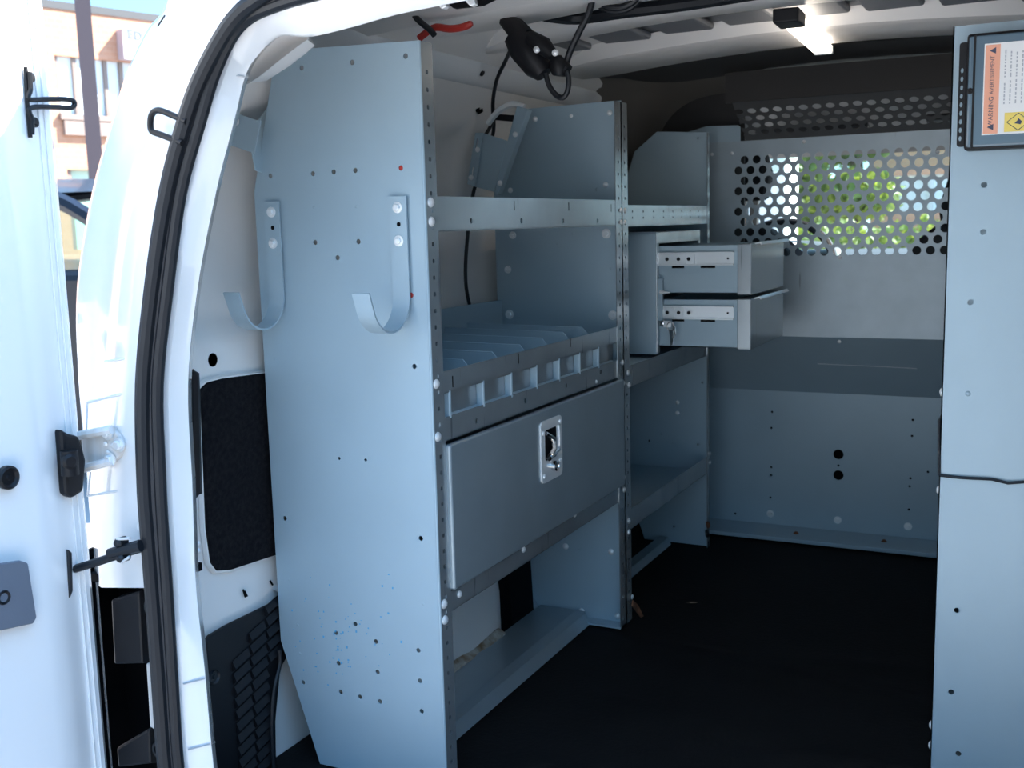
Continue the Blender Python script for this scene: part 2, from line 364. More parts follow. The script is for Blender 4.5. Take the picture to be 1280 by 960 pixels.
# --- left inner wall (profile along z), with a recessed blank window stamping
PROF = [(-1.205, -0.02), (-1.205, 0.45), (-1.205, 0.80), (-1.20, 0.95), (-1.185, 1.06), (-1.15, 1.16), (-1.10, 1.235), (-1.03, 1.285), (-0.94, 1.315), (-0.80, 1.335), (CX, 1.345)]
def wall_x(z):
    for (x0, z0), (x1, z1) in zip(PROF, PROF[1:]):
        if z0 <= z <= z1: return x0 + (x1 - x0) * (z - z0) / (z1 - z0)
    return PROF[-1][0]
def inner_wall(name, mir, label):
    ys = [1.205, 1.24, 1.27, 1.30, 1.36, 1.5, 1.8, 2.05, 2.15, 2.5, 3.0, 3.3]
    zs = [-0.02, 0.1, 0.2, 0.3, 0.42, 0.55, 0.70, 0.745, 0.765, 0.79, 0.83, 0.9, 0.97, 1.04, 1.08, 1.11, 1.16, 1.2, 1.235, 1.26, 1.285, 1.30, 1.315, 1.325]
    def rec(y, z):
        a = min(max((y - 1.255) / 0.04, 0), 1); b = min(max((z - 0.735) / 0.045, 0), 1); c = min(max((1.13 - z) / 0.05, 0), 1); d = min(max((2.12 - y) / 0.05, 0), 1)
        r = min(a, b, c, d); return 0.03 * r * r * (3 - 2 * r)
    yy = [1.205 + (1.4 - 1.205) * k / 14 for k in range(14)] + [1.4, 1.6, 1.9, 2.06, 2.08, 2.1, 2.12, 2.14, 2.4, 2.8, 3.16]
    zz = [-0.02 + 1.345 * k / 70 for k in range(71)]
    rows = [[(lambda p: mirror(p) if mir else p)(Vector((wall_x(z) - rec(y, z), y, z))) for z in zz] for y in yy]
    o = MB().loft(rows).build(name, 'white_in', smooth=True, angle=60)
    return tag(o, label, kind='structure')
wl = inner_wall('wall_left', False, 'white painted inner side wall of the van behind the shelving')
inner_wall('wall_right', True, 'white painted inner side wall of the van opposite the shelving')
# outer side skin kept away from the light
# --- roof underside and bows
def arch(x):
    t = (x - CX) / 0.62; return 1.318 - 0.028 * t * t
xs = [CX + 0.62 * (k / 14 * 2 - 1) for k in range(15)]
rf = MB().loft([[Vector((x, y, arch(x) + 0.012)) for x in xs] for y in (1.2, 2.0, 2.9, 3.9)]).build('ceiling', 'roof_skin', smooth=True)
tag(rf, 'dark unlined underside of the van roof above the white bows', kind='structure')
def bow(y0, y1, zoff, depth, xr, name='roof_bow', taper=True):
    xs = [CX + xr * (k / 24 * 2 - 1) for k in range(25)]; rows = []
    for x in xs:
        t = abs(x - CX) / xr; z = arch(x) - zoff - 0.012 * t * t; sh = 0.0
        e = max(0, (t - 0.72) / 0.28); w0 = y0 + (y1 - y0) * 0.42 * e * e; w1 = y1 - (y1 - y0) * 0.42 * e * e
        rows.append([Vector((x, w0 - 0.012, z + depth)), Vector((x, w0, z + 0.006)), Vector((x, w0 + 0.012, z)), Vector((x, w1 - 0.012, z)), Vector((x, w1, z + 0.006)), Vector((x, w1 + 0.012, z + depth))])
    return MB().loft(rows).build(name, 'white_in', rf, smooth=True, angle=40)
bow(1.70, 1.86, 0.030, 0.040, 0.56)
bow(1.97, 2.09, 0.026, 0.040, 0.60)
bow(2.36, 2.57, 0.028, 0.040, 0.66)
for y0, y1 in ((1.88, 1.96), (2.105, 2.345)):
    for k in range(9):
        x = CX - 0.56 + k * 0.14 + (0.03 if y0 > 2 else 0)
        MB().obox((x, (y0 + y1) / 2, arch(x) + 0.003), (0.055, 0, 0), (0, (y1 - y0) / 2 - 0.012, 0), (0, 0, 0.008)).build('roof_panel', 'roof_skin', rf, bevel=0.006)
# dark strip above the first bow, and slots in the header
hd = MB()
hd.loft([[Vector((x, y, z + arch(x) - 1.318)) for x in xs] for y, z in ((1.23, 1.235), (1.50, 1.275), (1.63, 1.265), (1.66, 1.30))])
tag(hd.build('trim_1', 'white_in', smooth=True, angle=40), 'white header pressing above the rear doorway', kind='structure')
# --- cab headliner cap, dark, from last bow to the mesh
cap = MB()
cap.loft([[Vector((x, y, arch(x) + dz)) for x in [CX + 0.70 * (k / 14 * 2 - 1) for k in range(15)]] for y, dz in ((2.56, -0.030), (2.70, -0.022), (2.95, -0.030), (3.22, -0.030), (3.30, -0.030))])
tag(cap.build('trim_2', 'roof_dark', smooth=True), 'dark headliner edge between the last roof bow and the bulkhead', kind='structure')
PR2 = cr([Vector((x, 0, z)) for x, z in ((-1.205, 0.80), (-1.20, 0.95), (-1.185, 1.06), (-1.15, 1.16), (-1.10, 1.235), (-1.03, 1.278), (-0.94, 1.293), (-0.80, 1.300), (-0.62, 1.305), (-0.45, 1.306))], 3)
side = MB().loft([[Vector((p.x + (-0.45 - p.x) * 0.13 * t * t, 2.59 + 0.45 * t, p.z + (1.0 - p.z) * 0.13 * t * t)) for p in PR2] for t in [j / 8 for j in range(9)]])
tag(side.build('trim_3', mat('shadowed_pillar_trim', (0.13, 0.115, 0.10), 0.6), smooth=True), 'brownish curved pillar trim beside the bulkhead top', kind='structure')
et = cr([W(p, 1, 3.05) for p in ((848, 163), (862, 148), (885, 134), (912, 126), (945, 122))], 5)
MB().tube(et, 0.004, 6).build('edge_trim', mat('pale_edge_trim', (0.5, 0.47, 0.40), 0.4), bpy.data.objects['trim_2'], smooth=True)
# --- mat
mm = MB()
gx = [-1.2 + 1.4 * k / 40 for k in range(41)]; gy = [1.13 + 1.96 * k / 60 for k in range(61)]
def matz(x, y):
    r = 0.0
    for (cx, cy, a, sx, sy, h) in ((-0.55, 2.12, -0.15, 0.30, 0.030, 0.014), (-0.47, 1.72, 0.35, 0.26, 0.03, 0.008), (-0.70, 1.85, -0.1, 0.14, 0.03, 0.006), (-0.38, 2.2, 0.2, 0.2, 0.03, 0.007)):
        dx, dy = x - cx, y - cy; u = dx * math.cos(a) + dy * math.sin(a); v = -dx * math.sin(a) + dy * math.cos(a); r += h * math.exp(-(u / sx) ** 2 - (v / sy) ** 2)
    return -0.006 + r
mm.loft([[Vector((x, y, matz(x, y))) for x in gx] for y in gy])
tag(mm.build('floor_mat', 'mat', smooth=True, angle=180), 'black rubber floor mat covering the load floor', 'floor mat')
# --- wheel arch behind the lower shelf
wa = MB()
wr = []
for y, k in ((1.425, 1), (1.95, 1), (2.03, 0.97), (2.06, 0.9)):
    wr.append([Vector((-1.215 + (x + 1.215) * k, y, z)) for x, z in ((-1.078, -0.01), (-1.080, 0.10), (-1.095, 0.20), (-1.13, 0.27), (-1.215, 0.30))])
wr.append([Vector((-1.214, 2.065, z)) for x, z in ((0, -0.01), (0, 0.1), (0, 0.2), (0, 0.27), (0, 0.3))])
wo = wa.loft(wr).build('wheel_arch', 'white_in', wl, smooth=True, angle=50)
MB().tube(cr([Vector((-1.076, 1.42 + 0.06 * k, 0.012 + 0.004 * math.sin(k * 2.1))) for k in range(11)], 3), 0.018, 6).build('rusty_seam', 'rust_edge', wo, smooth=True)
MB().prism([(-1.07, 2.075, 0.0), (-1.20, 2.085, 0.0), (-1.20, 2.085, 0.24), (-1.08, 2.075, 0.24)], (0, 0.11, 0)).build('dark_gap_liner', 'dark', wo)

# --- body details on the left rear pillar
rec = MB()


rec.prism([Vector((-1.34, 1.20, 0.43)), Vector((-1.208, 1.20, 0.43)), Vector((-1.208, 1.20, -0.1)), Vector((-1.34, 1.20, -0.1))], (0, 0.01, 0))
rec.prism([W((112, 726), 1, 1.125), W((192, 738), 1, 1.10), W((192, 738), 1, 1.10) + Vector((0, 0.1, 0)), W((112, 726), 1, 1.125) + Vector((0, 0.09, 0))], (0, 0, 0.012))
rec.box((-1.332, 1.135, -0.1), (-1.326, 1.20, 0.43))
rec.build('lamp_recess', 'dark', bpy.data.objects['wall_rear'])
def lamp_bracket(pts_face, pts_top, screw, label):
    r = thing('lamp_bracket', W(pts_face[0], 1, 1.12), label, 'bracket', 'lamp mounting brackets in the pillar')
    q = [W(p, 1, 1.105) for p in pts_face]
    MB().prism(q, (0.0, 0.09, 0)).build('block', 'plastic', r, bevel=0.004)
    q = [W(p, 1, 1.105 + 0.03 * k) for p, k in pts_top]
    MB().prism(q, (0, 0.06, 0)).build('web', 'grey_plastic' if False else 'plastic', r, bevel=0.003)
    MB().lathe(W(screw, 1, 1.10), (0, -1, 0), [(0.013, -0.02), (0.013, 0.0), (0.009, 0.0), (0.009, -0.004), (0.004, -0.004), (0.003, 0.002)], 14).build('screw_boss', 'rubber', r, smooth=True)
    return r
lamp_bracket([(138, 750), (174, 738), (179, 830), (142, 831)], [((174, 738), 0), ((198, 742), 1), ((199, 830), 1), ((179, 830), 0)], (188, 760), 'upper black plastic tail lamp bracket in the pillar recess')
lamp_bracket([(145, 935), (187, 910), (189, 955), (147, 960)], [((187, 910), 0), ((207, 915), 1), ((208, 955), 1), ((189, 955), 0)], (198, 938), 'lower black plastic tail lamp bracket in the pillar recess')
MB().prism([W(p, 1, 1.11) for p in ((182, 829), (200, 833), (205, 917), (187, 910))], (0, 0.03, 0)).build('pillar_flange', 'white_dirty', bpy.data.objects['wall_rear'], bevel=0.003)
# pressed steps and sealed seams on the pillar
for pts in (((131, 452), (176, 445)), ((110, 503), (163, 490)), ((109, 620), (165, 611)), ((109, 503), (107, 560)), ((113, 590), (110, 618))):
    MB().tube([W(p, 1, 1.106) for p in pts], 0.0018, 6).build('seam', 'white', bpy.data.objects['wall_rear'], smooth=True)
# weatherstrip
ws = thing('weatherstrip', (CX, 1.09, 0.0), 'black double-lipped rubber weatherstrip framing the rear doorway', 'door seal')
mid = [(col_[0][i] + col_[1][i]) / 2 for i in range(N)]; ax = [(col_[1][i] - col_[0][i]).normalized() for i in range(N)]
MB().tube([col_[0][i] * 0.80 + col_[1][i] * 0.20 + Vector((0, -0.008, 0)) for i in range(N)], 0.0105, 10).build('outer_lip', 'rubber', ws, smooth=True)
MB().tube([col_[0][i] * 0.18 + col_[1][i] * 0.82 + Vector((0, -0.008, 0)) for i in range(N)], 0.0090, 10).build('inner_lip', 'rubber', ws, smooth=True)
MB().tube([col_[0][i] * 0.46 + col_[1][i] * 0.54 + Vector((0, -0.006, 0)) for i in range(N)], 0.0065, 6).build('ribbed_groove', 'rubber_groove', ws, smooth=True)
# inside jamb details: joint lines and edge clip
for px in (((268, 90), (306, 96)), ((229, 855), (256, 848)), ((235, 937), (263, 930))):
    MB().tube([W(px[0], 1, 1.117), W(px[1], 1, JY - 0.003)], 0.0012, 5).build('joint_line', mat('grey_joint_bead', (0.45, 0.46, 0.48), 0.8), bpy.data.objects['wall_rear'])  # grey bead along each jamb joint
# rounded scoop in the upper corner of the jamb
sc_out = [(298, 104), (306, 85), (322, 64), (345, 46), (368, 38), (383, 40), (386, 48), (372, 58), (350, 75), (325, 95), (308, 106)]
P = [W(p, 1, 1.205) for p in sc_out]; c = sum(P, Vector()) / len(P)
rows = [P + [P[0]], [c + (p - c) * 0.92 + Vector((0, 0.004, 0)) for p in P + [P[0]]], [c + (p - c) * 0.78 + Vector((0, 0.03, 0)) for p in P + [P[0]]], [c + (p - c) * 0.3 + Vector((0, 0.045, 0)) for p in P + [P[0]]], [c + (p - c) * 0.02 + Vector((0, 0.047, 0)) for p in P + [P[0]]]]
MB().loft(rows).build('corner_scoop', 'white_in', bpy.data.objects['wall_rear'], smooth=True, angle=60)
# striker loop on the body
lp = cr([W(p, 1, 1.085) for p in ((233, 152), (222, 147), (199, 138), (190, 143), (188, 155), (190, 164), (200, 168), (218, 175), (228, 179))], 4)
o = thing('lashing_loop', W((240, 165), 1, 1.08), 'black wire loop sticking out beside the rubber door seal', 'loop')
MB().tube(lp, 0.0042, 10).build('wire', 'plastic', o, smooth=True)
# hinge
hg = part('pillar_hinge', W((140, 557), 1, 1.10), bpy.data.objects['wall_rear'])
pl = [W(p, 1, 1.098) for p in ((100, 543), (137, 533), (150, 545), (156, 557), (150, 571), (139, 580), (104, 590))]
MB().prism(pl, (0, 0.010, 0)).build('hinge_plate', 'white_dirty', hg, bevel=0.003)
for a, b in (((90, 546), (140, 537)), ((95, 588), (140, 576))):
    MB().tube([W(a, 1, 1.085), W(b, 1, 1.094)], 0.0065, 8).build('hinge_rib', 'white_dirty', hg, smooth=True)
for px in ((135, 541), (149, 556), (138, 574)): bolt(hg, W(px, 1, 1.096), (0, -1, 0), 0.0105, 'hex')
for px in ((132, 555), (141, 557), (135, 566)): bolt(hg, W(px, 1, 1.096), (0, -1, 0), 0.004, 'dome')
# check strap
cs = thing('check_strap', W((160, 690), 1, 1.08), 'black steel door check strap reaching from pillar to open door', 'check strap')
MB().tube(cr([W((184, 672), 1, 1.10), W((178, 684), 1, 1.085), W((150, 693), 1, 1.07), W((120, 703), 1, 1.06), W((84, 714), 1, 1.055)], 4), 0.006, 8).build('rod', 'rubber', cs, smooth=True)
MB().tube([W((136, 692), 1, 1.06), W((176, 682), 1, 1.075)], [0.007, 0.009], 8).build('sleeve', 'rubber', cs, smooth=True)
for px in ((147, 679), (150, 698)):
    MB().lathe(W(px, 1, 1.062), (0, -1, 0), [(0.007, -0.014), (0.007, 0.0), (0.004, 0.004)], 10).build('roller', 'rubber', cs, smooth=True)
for px in ((177, 659), (182, 695)): bolt(cs, W(px, 1, 1.094), (0, -1, 0), 0.0075, 'hex')
for a, b in (((146, 674), (162, 673)), ((152, 703), (162, 696))):
    MB().tube([W(a, 1, 1.062), W(b, 1, 1.062)], 0.002, 6).build('clip', 'zinc', cs)
# outer roof scratch mark on the body
MB().tube([W((206, 19), 1, 1.10), W((197, 33), 1, 1.10)], 0.0012, 5).build('paint_chip', 'rubber', bpy.data.objects['wall_rear'])

# ================================================================== OPEN LEFT REAR DOOR
DX = -1.25
door = thing('door_1', (DX, 1.09, -0.1), 'white rear door standing open at the left, hinge edge towards the doorway', 'door', kind='structure')
dp = [(DX - 0.085, 1.075), (DX - 0.06, 1.095), (DX - 0.010, 1.092), (DX, 1.080), (DX + 0.002, 1.045), (DX + 0.010, 1.030), (DX + 0.012, 0.99), (DX + 0.002, 0.96), (DX - 0.004, 0.80), (DX - 0.004, 0.45), (DX - 0.085, 0.45)]
rows = [[Vector((x, y, z)) for x, y in dp + [dp[0]]] for z in (-0.35, 0.2, 0.8, 1.35)]
MB().loft(rows).build('inner_panel', 'white', door, smooth=True, angle=30)
for y in (1.070, 1.060):
    MB().box((DX + 0.0005, y - 0.001, -0.3), (DX + 0.004, y + 0.001, 1.3)).build('pressed_crease', 'white', door, bevel=0.0008)
gp = W((10, 597), 0, DX + 0.013)
MB().lathe(gp, (1, 0, 0), [(0.016, -0.004), (0.016, 0.003), (0.013, 0.005), (0.0115, 0.003), (0.010, 0.001), (0.004, 0.001), (0.003, 0.0025)], 24).build('grommet', 'plastic', door, smooth=True)
pk = [(p.y, p.z) for p in (W(q, 0, DX + 0.013) for q in ((-60, 712), (22, 700), (31, 703), (42, 772), (38, 779), (-60, 800)))]
MB().sheet(pk, [], YZ(DX + 0.013), 0.006).build('pull_pocket_cover', 'grey_plastic', door, bevel=0.002)
MB().lathe(W((5, 747), 0, DX + 0.019), (1, 0, 0), [(0.010, 0), (0.009, 0.002), (0.006, 0.0), (0.003, 0.0)], 14).build('cover_screw', 'plastic', door, smooth=True)
# hinge knuckle, black, on door edge
kn = part('hinge_knuckle', W((85, 580), 0, DX), door)
q = [W(p, 0, DX + 0.004) for p in ((66, 535), (75, 541), (88, 544), (94, 562), (97, 574), (95, 600), (94, 613), (80, 622), (72, 617))]
MB().prism(q, (0.018, 0, 0)).build('knuckle_body', 'plastic', kn, bevel=0.005)
MB().tube([W((86, 563), 0, DX + 0.03), W((88, 594), 0, DX + 0.03)], 0.012, 12).build('hinge_barrel', 'plastic', kn, smooth=True)
MB().lathe(W((86, 576), 0, DX + 0.034), (1, -0.4, 0), [(0.011, 0), (0.011, 0.006), (0.007, 0.009)], 14).build('pin_head', 'plastic', kn, smooth=True)
# wire striker on the door edge
st = thing('door_striker', W((45, 128), 0, DX), 'black wire door stop loop on bolted plate of the open door', 'striker')
for pts in (((37, 90), (38, 112), (36, 124), (60, 124), (80, 124), (91, 126), (93, 131), (88, 135), (70, 134), (38, 135), (40, 150), (40, 168)),):
    MB().tube(cr([W(p, 0, DX + 0.014) for p in pts], 4), 0.0034, 8).build('wire', 'plastic', st, smooth=True)
for px in ((38, 97), (43, 153)): bolt(st, W(px, 0, DX + 0.010), (1, 0, 0), 0.007, 'hex', m='plastic')
MB().tube([W((32, 84), 0, DX + 0.010), W((34, 128), 0, DX + 0.010), W((38, 172), 0, DX + 0.010)], 0.003, 6).build('base_plate', 'plastic', st)
# door buffer lower on edge
MB().prism([W(p, 0, DX + 0.004) for p in ((82, 686), (87, 690), (88, 738), (84, 748))], (0.006, 0, 0)).build('edge_buffer', 'rubber', door, bevel=0.002)

# ================================================================== WALL FITTINGS BEHIND THE END PANEL
WX = -1.2
fp = [yz(p, WX) for p in ((247, 486), (256, 478), (275, 473), (345, 464), (352, 690), (285, 712), (268, 713), (260, 703), (254, 660))]
o = thing('lining_panel', W((290, 590), 0, WX), 'black felt lining panel set in the white inner rear wall', 'lining panel')
MB().sheet(fp, [], YZ(WX + 0.001), 0.006).build('felt', 'felt', o, bevel=0.003)
rim = cr([Vector((WX + 0.002, y, z)) for y, z in fp[-1:] + fp[:4]], 3)
MB().tube([Vector((WX - 0.001, y, z)) for y, z in fp + [fp[0]]], 0.006, 6).build('recess_rim', 'white_in', o, smooth=True)
hl = W((269, 450), 0, WX)
MB().lathe((WX - 0.012, hl.y, hl.z), (1, 0, 0), [(0.012, 0), (0.012, 0.006), (0.011, 0.007)], 20).build('access_hole', 'dark', wl, smooth=True)
# black trim strip along the jamb by the felt
MB().tube(cr([W(p, 1, 1.205) for p in ((239, 462), (241, 478), (243, 560), (244, 612), (246, 620))], 3), [0.004] * 2 + [0.010] * 9 + [0.006, 0.004], 8).build('edge_cover', 'plastic', o, smooth=True)
for px in ((247, 680), (247, 689)): bolt(o, W(px, 1, 1.215), (0.6, -1, 0), 0.005, 'dome')
# vent grille
gr = thing('vent_grille', W((300, 860), 0, WX), 'black slatted air vent panel low on the inner rear wall', 'vent')
gpn = [yz(p, WX) for p in ((252, 802), (258, 793), (280, 780), (358, 742), (366, 800), (346, 835), (340, 900), (341, 960), (300, 1000), (268, 1000), (262, 960))]
MB().sheet(gpn, [], YZ(WX + 0.001), 0.008).build('frame', 'plastic', gr, bevel=0.003)
p0 = W((284, 800), 0, WX); p1 = W((305, 960), 0, WX)
for k in range(13):
    z = 0.262 - k * 0.0215
    for a, b in ((1.300, 1.338), (1.344, 1.382), (1.388, 1.43)):
        top = 0.262 - (1.43 - a) * -0.0
        sl = 0.018
        if k < 2 and a < 1.34: continue
        if k == 0 and a < 1.385: continue
        if b > 1.39 and k > 4: continue
        MB().obox((WX + 0.010, (a + b) / 2, z + ((a + b) / 2 - 1.36) * 0.25), (0.004, 0, 0.003), (0, (b - a) / 2, (b - a) * 0.125), (-0.003, 0, 0.006)).build('slat', 'plastic', gr)
MB().lathe(W((267, 846), 0, WX + 0.009), (1, 0, 0), [(0.012, 0), (0.011, 0.004), (0.008, 0.001), (0.004, 0.001), (0.003, 0.003)], 16).build('screw', 'rubber', gr, smooth=True)
for px in ((263, 904), (266, 928)): bolt(gr, W(px, 1, 1.215), (0.6, -1, 0), 0.004, 'dome', m='white')
MB().tube(cr([W(p, 0, WX + 0.02) for p in ((349, 812), (350, 830), (343, 860), (340, 900), (342, 960))], 4), 0.0035, 6).build('edge_beading', 'rubber', gr, smooth=True)
# black scratches in the white paint
for pts in (((297, 736), (300, 745)), ((299, 738), (302, 744)), ((331, 725), (334, 730))):
    MB().tube([W(p, 0, WX + 0.0005 - 0.012) + Vector((0.012, 0, 0)) for p in pts], 0.0018, 5).build('paint_scratch', 'dark', wl)
# ================================================================== SHELVING UNITS
Y1, Y2, Y3 = 1.415, 2.230, 2.885
PAN = [(FX, 0.0), (FX, 1.181), (-1.122, 1.190), (-1.182, 0.973), (-1.182, 0.209), (-1.112, -0.004)]
U1 = thing('shelving_unit', (FX, Y1, 0.0), 'grey steel van shelving bay nearest the rear door with a drop-front compartment', 'shelving', 'steel shelving bays along the left wall')
U2 = thing('shelving_unit', (FX, Y2 + 0.003, 0.0), 'grey steel van shelving bay beside the bulkhead that holds the open drawers', 'shelving', 'steel shelving bays along the left wall')
hp = [(377, 85), (440, 78), (507, 70), (338, 220), (391, 217), (417, 215), (444, 213), (501, 210), (394, 303), (448, 302), (422, 322), (514, 369), (518, 458), (424, 573), (457, 575), (356, 648), (526, 673), (444, 780), (420, 791), (470, 802), (523, 813), (423, 829), (472, 840), (525, 851), (379, 853), (426, 865), (450, 871), (475, 877), (527, 889)]
small = {(424, 573), (457, 575)}
holes = [circ(xz(p, Y1), 0.0026 if p in small else 0.0041, 10) for p in hp]
MB().sheet(PAN, holes, XZ(Y1), 0.002).build('end_panel', 'panel', U1)
for p in ((501, 210), (514, 369)):
    q = W(p, 1, Y1); bolt(U1, q + Vector((0, 0.004, 0)), (0, -1, 0), 0.006, 'dome', 'hole_disc', 'red')  # red light showing in two holes, put in as red discs
for p in ((392, 259), (445, 258), (343, 449), (361, 724), (529, 755), (372, 781), (375, 817)):
    q = W(p, 1, Y1); bolt(U1, q + Vector((0, 0.002, 0)), (0, -1, 0), 0.0042, 'dome', 'hole_disc', 'panel')
# flecks of blue paint
rnd = random.Random(3)
fl = MB()
for k in range(70):
    u = rnd.gauss(425, 32); v = rnd.gauss(800, 34)
    if not (365 < u < 535): continue
    q = W((u, v), 1, Y1); s = rnd.uniform(0.0006, 0.0017)
    fl.obox(q + Vector((0, -0.0002, 0)), (s, 0, 0), (0, 0.0003, 0), (0, 0, s * rnd.uniform(0.6, 1.4)))
tag(fl.build('paint_flecks', 'bluemark', U1), kind='stuff')
def fhole(z, y, s=0.0032): return rrect(y - s, z - s, y + s, z + s, s * 0.5, 2)
def flange(U, y0, y1, z0, z1, name='post_flange', hz=True, edge=0.016):
    hs = [fhole(z0 + 0.02 + 0.0254 * k, (y0 + y1) / 2) for k in range(int((z1 - z0 - 0.03) / 0.0254))] if hz else []
    o = MB().sheet(rect(y0, z0, y1, z1), hs, YZ(FX), -0.002).build(name, 'rail', U); return o
flange(U1, Y1 + 0.0022, Y1 + 0.034, 0.0, 1.181)
MB().tube([(FX - 0.002, Y1 + 0.0015, 0.0), (FX - 0.002, Y1 + 0.0015, 1.181)], 0.0026, 10).build('folded_edge', 'panel', U1, smooth=True)
MB().box((FX - 0.034, Y1 + 0.034, 0), (FX, Y1 + 0.0355, 1.18)).build('post_return', 'rail', U1)
flange(U1, Y2 - 0.034, Y2, 0.0, 1.163)
flange(U2, Y2 + 0.003, Y2 + 0.037, 0.0, 1.163)
flange(U2, Y3 - 0.018, Y3, 0.0, 1.138)
# back flange strip of end panel (angled top) not seen; brackets to wall
def wall_bracket(U, yb, px):
    o = MB()
    q = [W(p, 1, yb) for p in px]
    return o.prism(q, (0, 0.003, 0)).build('wall_bracket', 'panel', U, bevel=0.002)
MB().prism([W(p, 0, -1.165) for p in ((322, 150), (343, 121), (350, 180), (330, 218), (318, 213), (314, 192))], (0.003, 0, 0)).build('wall_bracket', 'panel', U1, bevel=0.001)
MB().prism([W(p, 1, 1.395) for p in ((286, 138), (320, 150), (326, 150), (318, 192), (283, 180))], (0, 0.003, 0)).build('bracket_tab', 'panel', U1, bevel=0.001)
bolt(U1, W((295, 152), 1, 1.393), (0, -1, 0), 0.007, 'hex')
# mid panel of bay 1 (far end)
pm = [W(p, 1, Y2) for p in ((650, 137), (618, 240))]
PM = [(FX, 0.0), (FX, 1.166), xz((650, 137), Y2), xz((618, 240), Y2), (-1.165, 0.20), (-1.092, 0.0)]
hm = [circ(xz(p, Y2), 0.0042, 8) for p in ((678, 293), (717, 292), (698, 305), (765, 336), (725, 685), (682, 758), (707, 237), (722, 237), (747, 237))]
MB().sheet(PM, hm, XZ(Y2 - 0.002), 0.002).build('end_panel', 'panel', U1)
MB().sheet(PM, [], XZ(Y2 + 0.003), 0.002).build('end_panel', 'panel', U2)
for p in ((669, 149), (762, 141), (638, 238), (757, 231), (714, 145)): bolt(U1, W(p, 1, Y2 - 0.002), (0, -1, 0), 0.0062 if p[0] != 714 else 0.004, 'dome')
for p in ((641, 294), (635, 337)): bolt(U1, W(p, 1, Y2 - 0.002), (0, -1, 0), 0.0085, 'stud')
for p in ((637, 393), (758, 292), (766, 394)): bolt(U1, W(p, 1, Y2 - 0.002), (0, -1, 0), 0.0105, 'hex')
for p in ((707, 683), (764, 690), (727, 764), (772, 770)): bolt(U1, W(p, 1, Y2 - 0.002), (0, -1, 0), 0.0075, 'dome')
# back-edge strut below and foot flange of the mid panel
MB().prism([(-1.075, Y2 - 0.004, 0.0), (-1.155, Y2 - 0.004, 0.19), (-1.175, Y2 - 0.004, 0.19), (-1.10, Y2 - 0.004, 0.0)], (0, -0.03, 0)).build('back_flange', 'panel', U1)
MB().box((-1.08, Y2 - 0.036, 0.0), (FX, Y2 - 0.002, 0.004)).build('foot_flange', 'panel', U1)
# slotted wall bracket at the top back of the mid panel
YK = Y2 - 0.12
MB().prism([W(p, 1, YK - 0.000) for p in ((603, 166), (634, 176), (618, 240), (592, 233))], (0, 0.003, 0)).build('wall_bracket', 'panel', U1, bevel=0.001)
MB().prism([W(p, 1, YK - -0.002) for p in ((646, 132), (660, 137), (622, 244), (612, 236), (634, 176))], (0, 0.022, 0)).build('bracket_leg', 'panel', U1, bevel=0.002)
slots = [[(p[0], p[1]) for p in [xz(q, YK - 0.005) for q in ((596, 173), (598, 173), (595, 188), (593, 188))]], [(p[0], p[1]) for p in [xz(q, YK - 0.005) for q in ((590, 209), (592, 209), (590, 224), (588, 224))]]]
MB().sheet([xz(p, YK - 0.005) for p in ((594, 166), (604, 166), (594, 233), (584, 230))], slots, XZ(YK - 0.005), 0.003).build('slotted_ear', 'panel', U1)
for p in ((597, 187), (589, 222), (644, 168), (625, 229)): bolt(U1, W(p, 1, YK - 0.007), (0, -1, 0), 0.006, 'dome')
MB().tube(cr([W(p, 1, YK - -0.010) for p in ((610, 155), (622, 140), (640, 130), (655, 134))], 3), 0.007, 6).build('bracket_hoop', 'zinc', U1, smooth=True)
MB().prism([W(p, 1, YK - -0.015) for p in ((617, 142), (642, 144), (640, 152), (618, 150))], (0, 0.004, 0)).build('hoop_gusset', 'plastic', U1)

def rail(U, y0, y1, z0, z1, hs=(), name='shelf_rail', m='rail', lip=0.014):
    "front rail plate with returned lips top and bottom"
    b = MB().sheet(rect(y0, z0, y1, z1), [fhole(z, y, 0.0042) for y, z in hs], YZ(FX - 0.004), 0.0022)
    b.box((FX - 0.004 - lip, y0, z0 - 0.001), (FX - 0.0018, y1, z0 + 0.001))
    return b.build(name, m, U)
def shelf(U, y0, y1, z, name='shelf', back=-1.165, m='panel'): return MB().box((back, y0, z), (FX - 0.006, y1, z + 0.002)).build(name, m, U)
ya, yb = Y1 + 0.034, Y2 - 0.036
# bay 1 upper open shelf
zt, zb = 0.956, 0.903
rail(U1, ya - 0.02, yb + 0.015, zb, zt, [yz(p) for p in ((590, 276), (653, 276), (705, 276), (748, 276))])
MB().box((-1.14, Y1 + 0.01, zb), (FX - 0.006, Y2 - 0.01, zb + 0.003)).build('shelf', 'panel', U1)
for p in ((644, 257), (712, 258), (765, 260)): q = F(p); MB().box((FX - 0.002, q.y - 0.001, q.z - 0.008), (FX - 0.0014, q.y + 0.001, q.z + 0.008)).build('notch', 'dark', U1)
for p in ((538, 253), (539, 277), (545, 480), (547, 546), (555, 755), (556, 775)): bolt(U1, F(p), (1, 0, 0), 0.0078, 'dome')
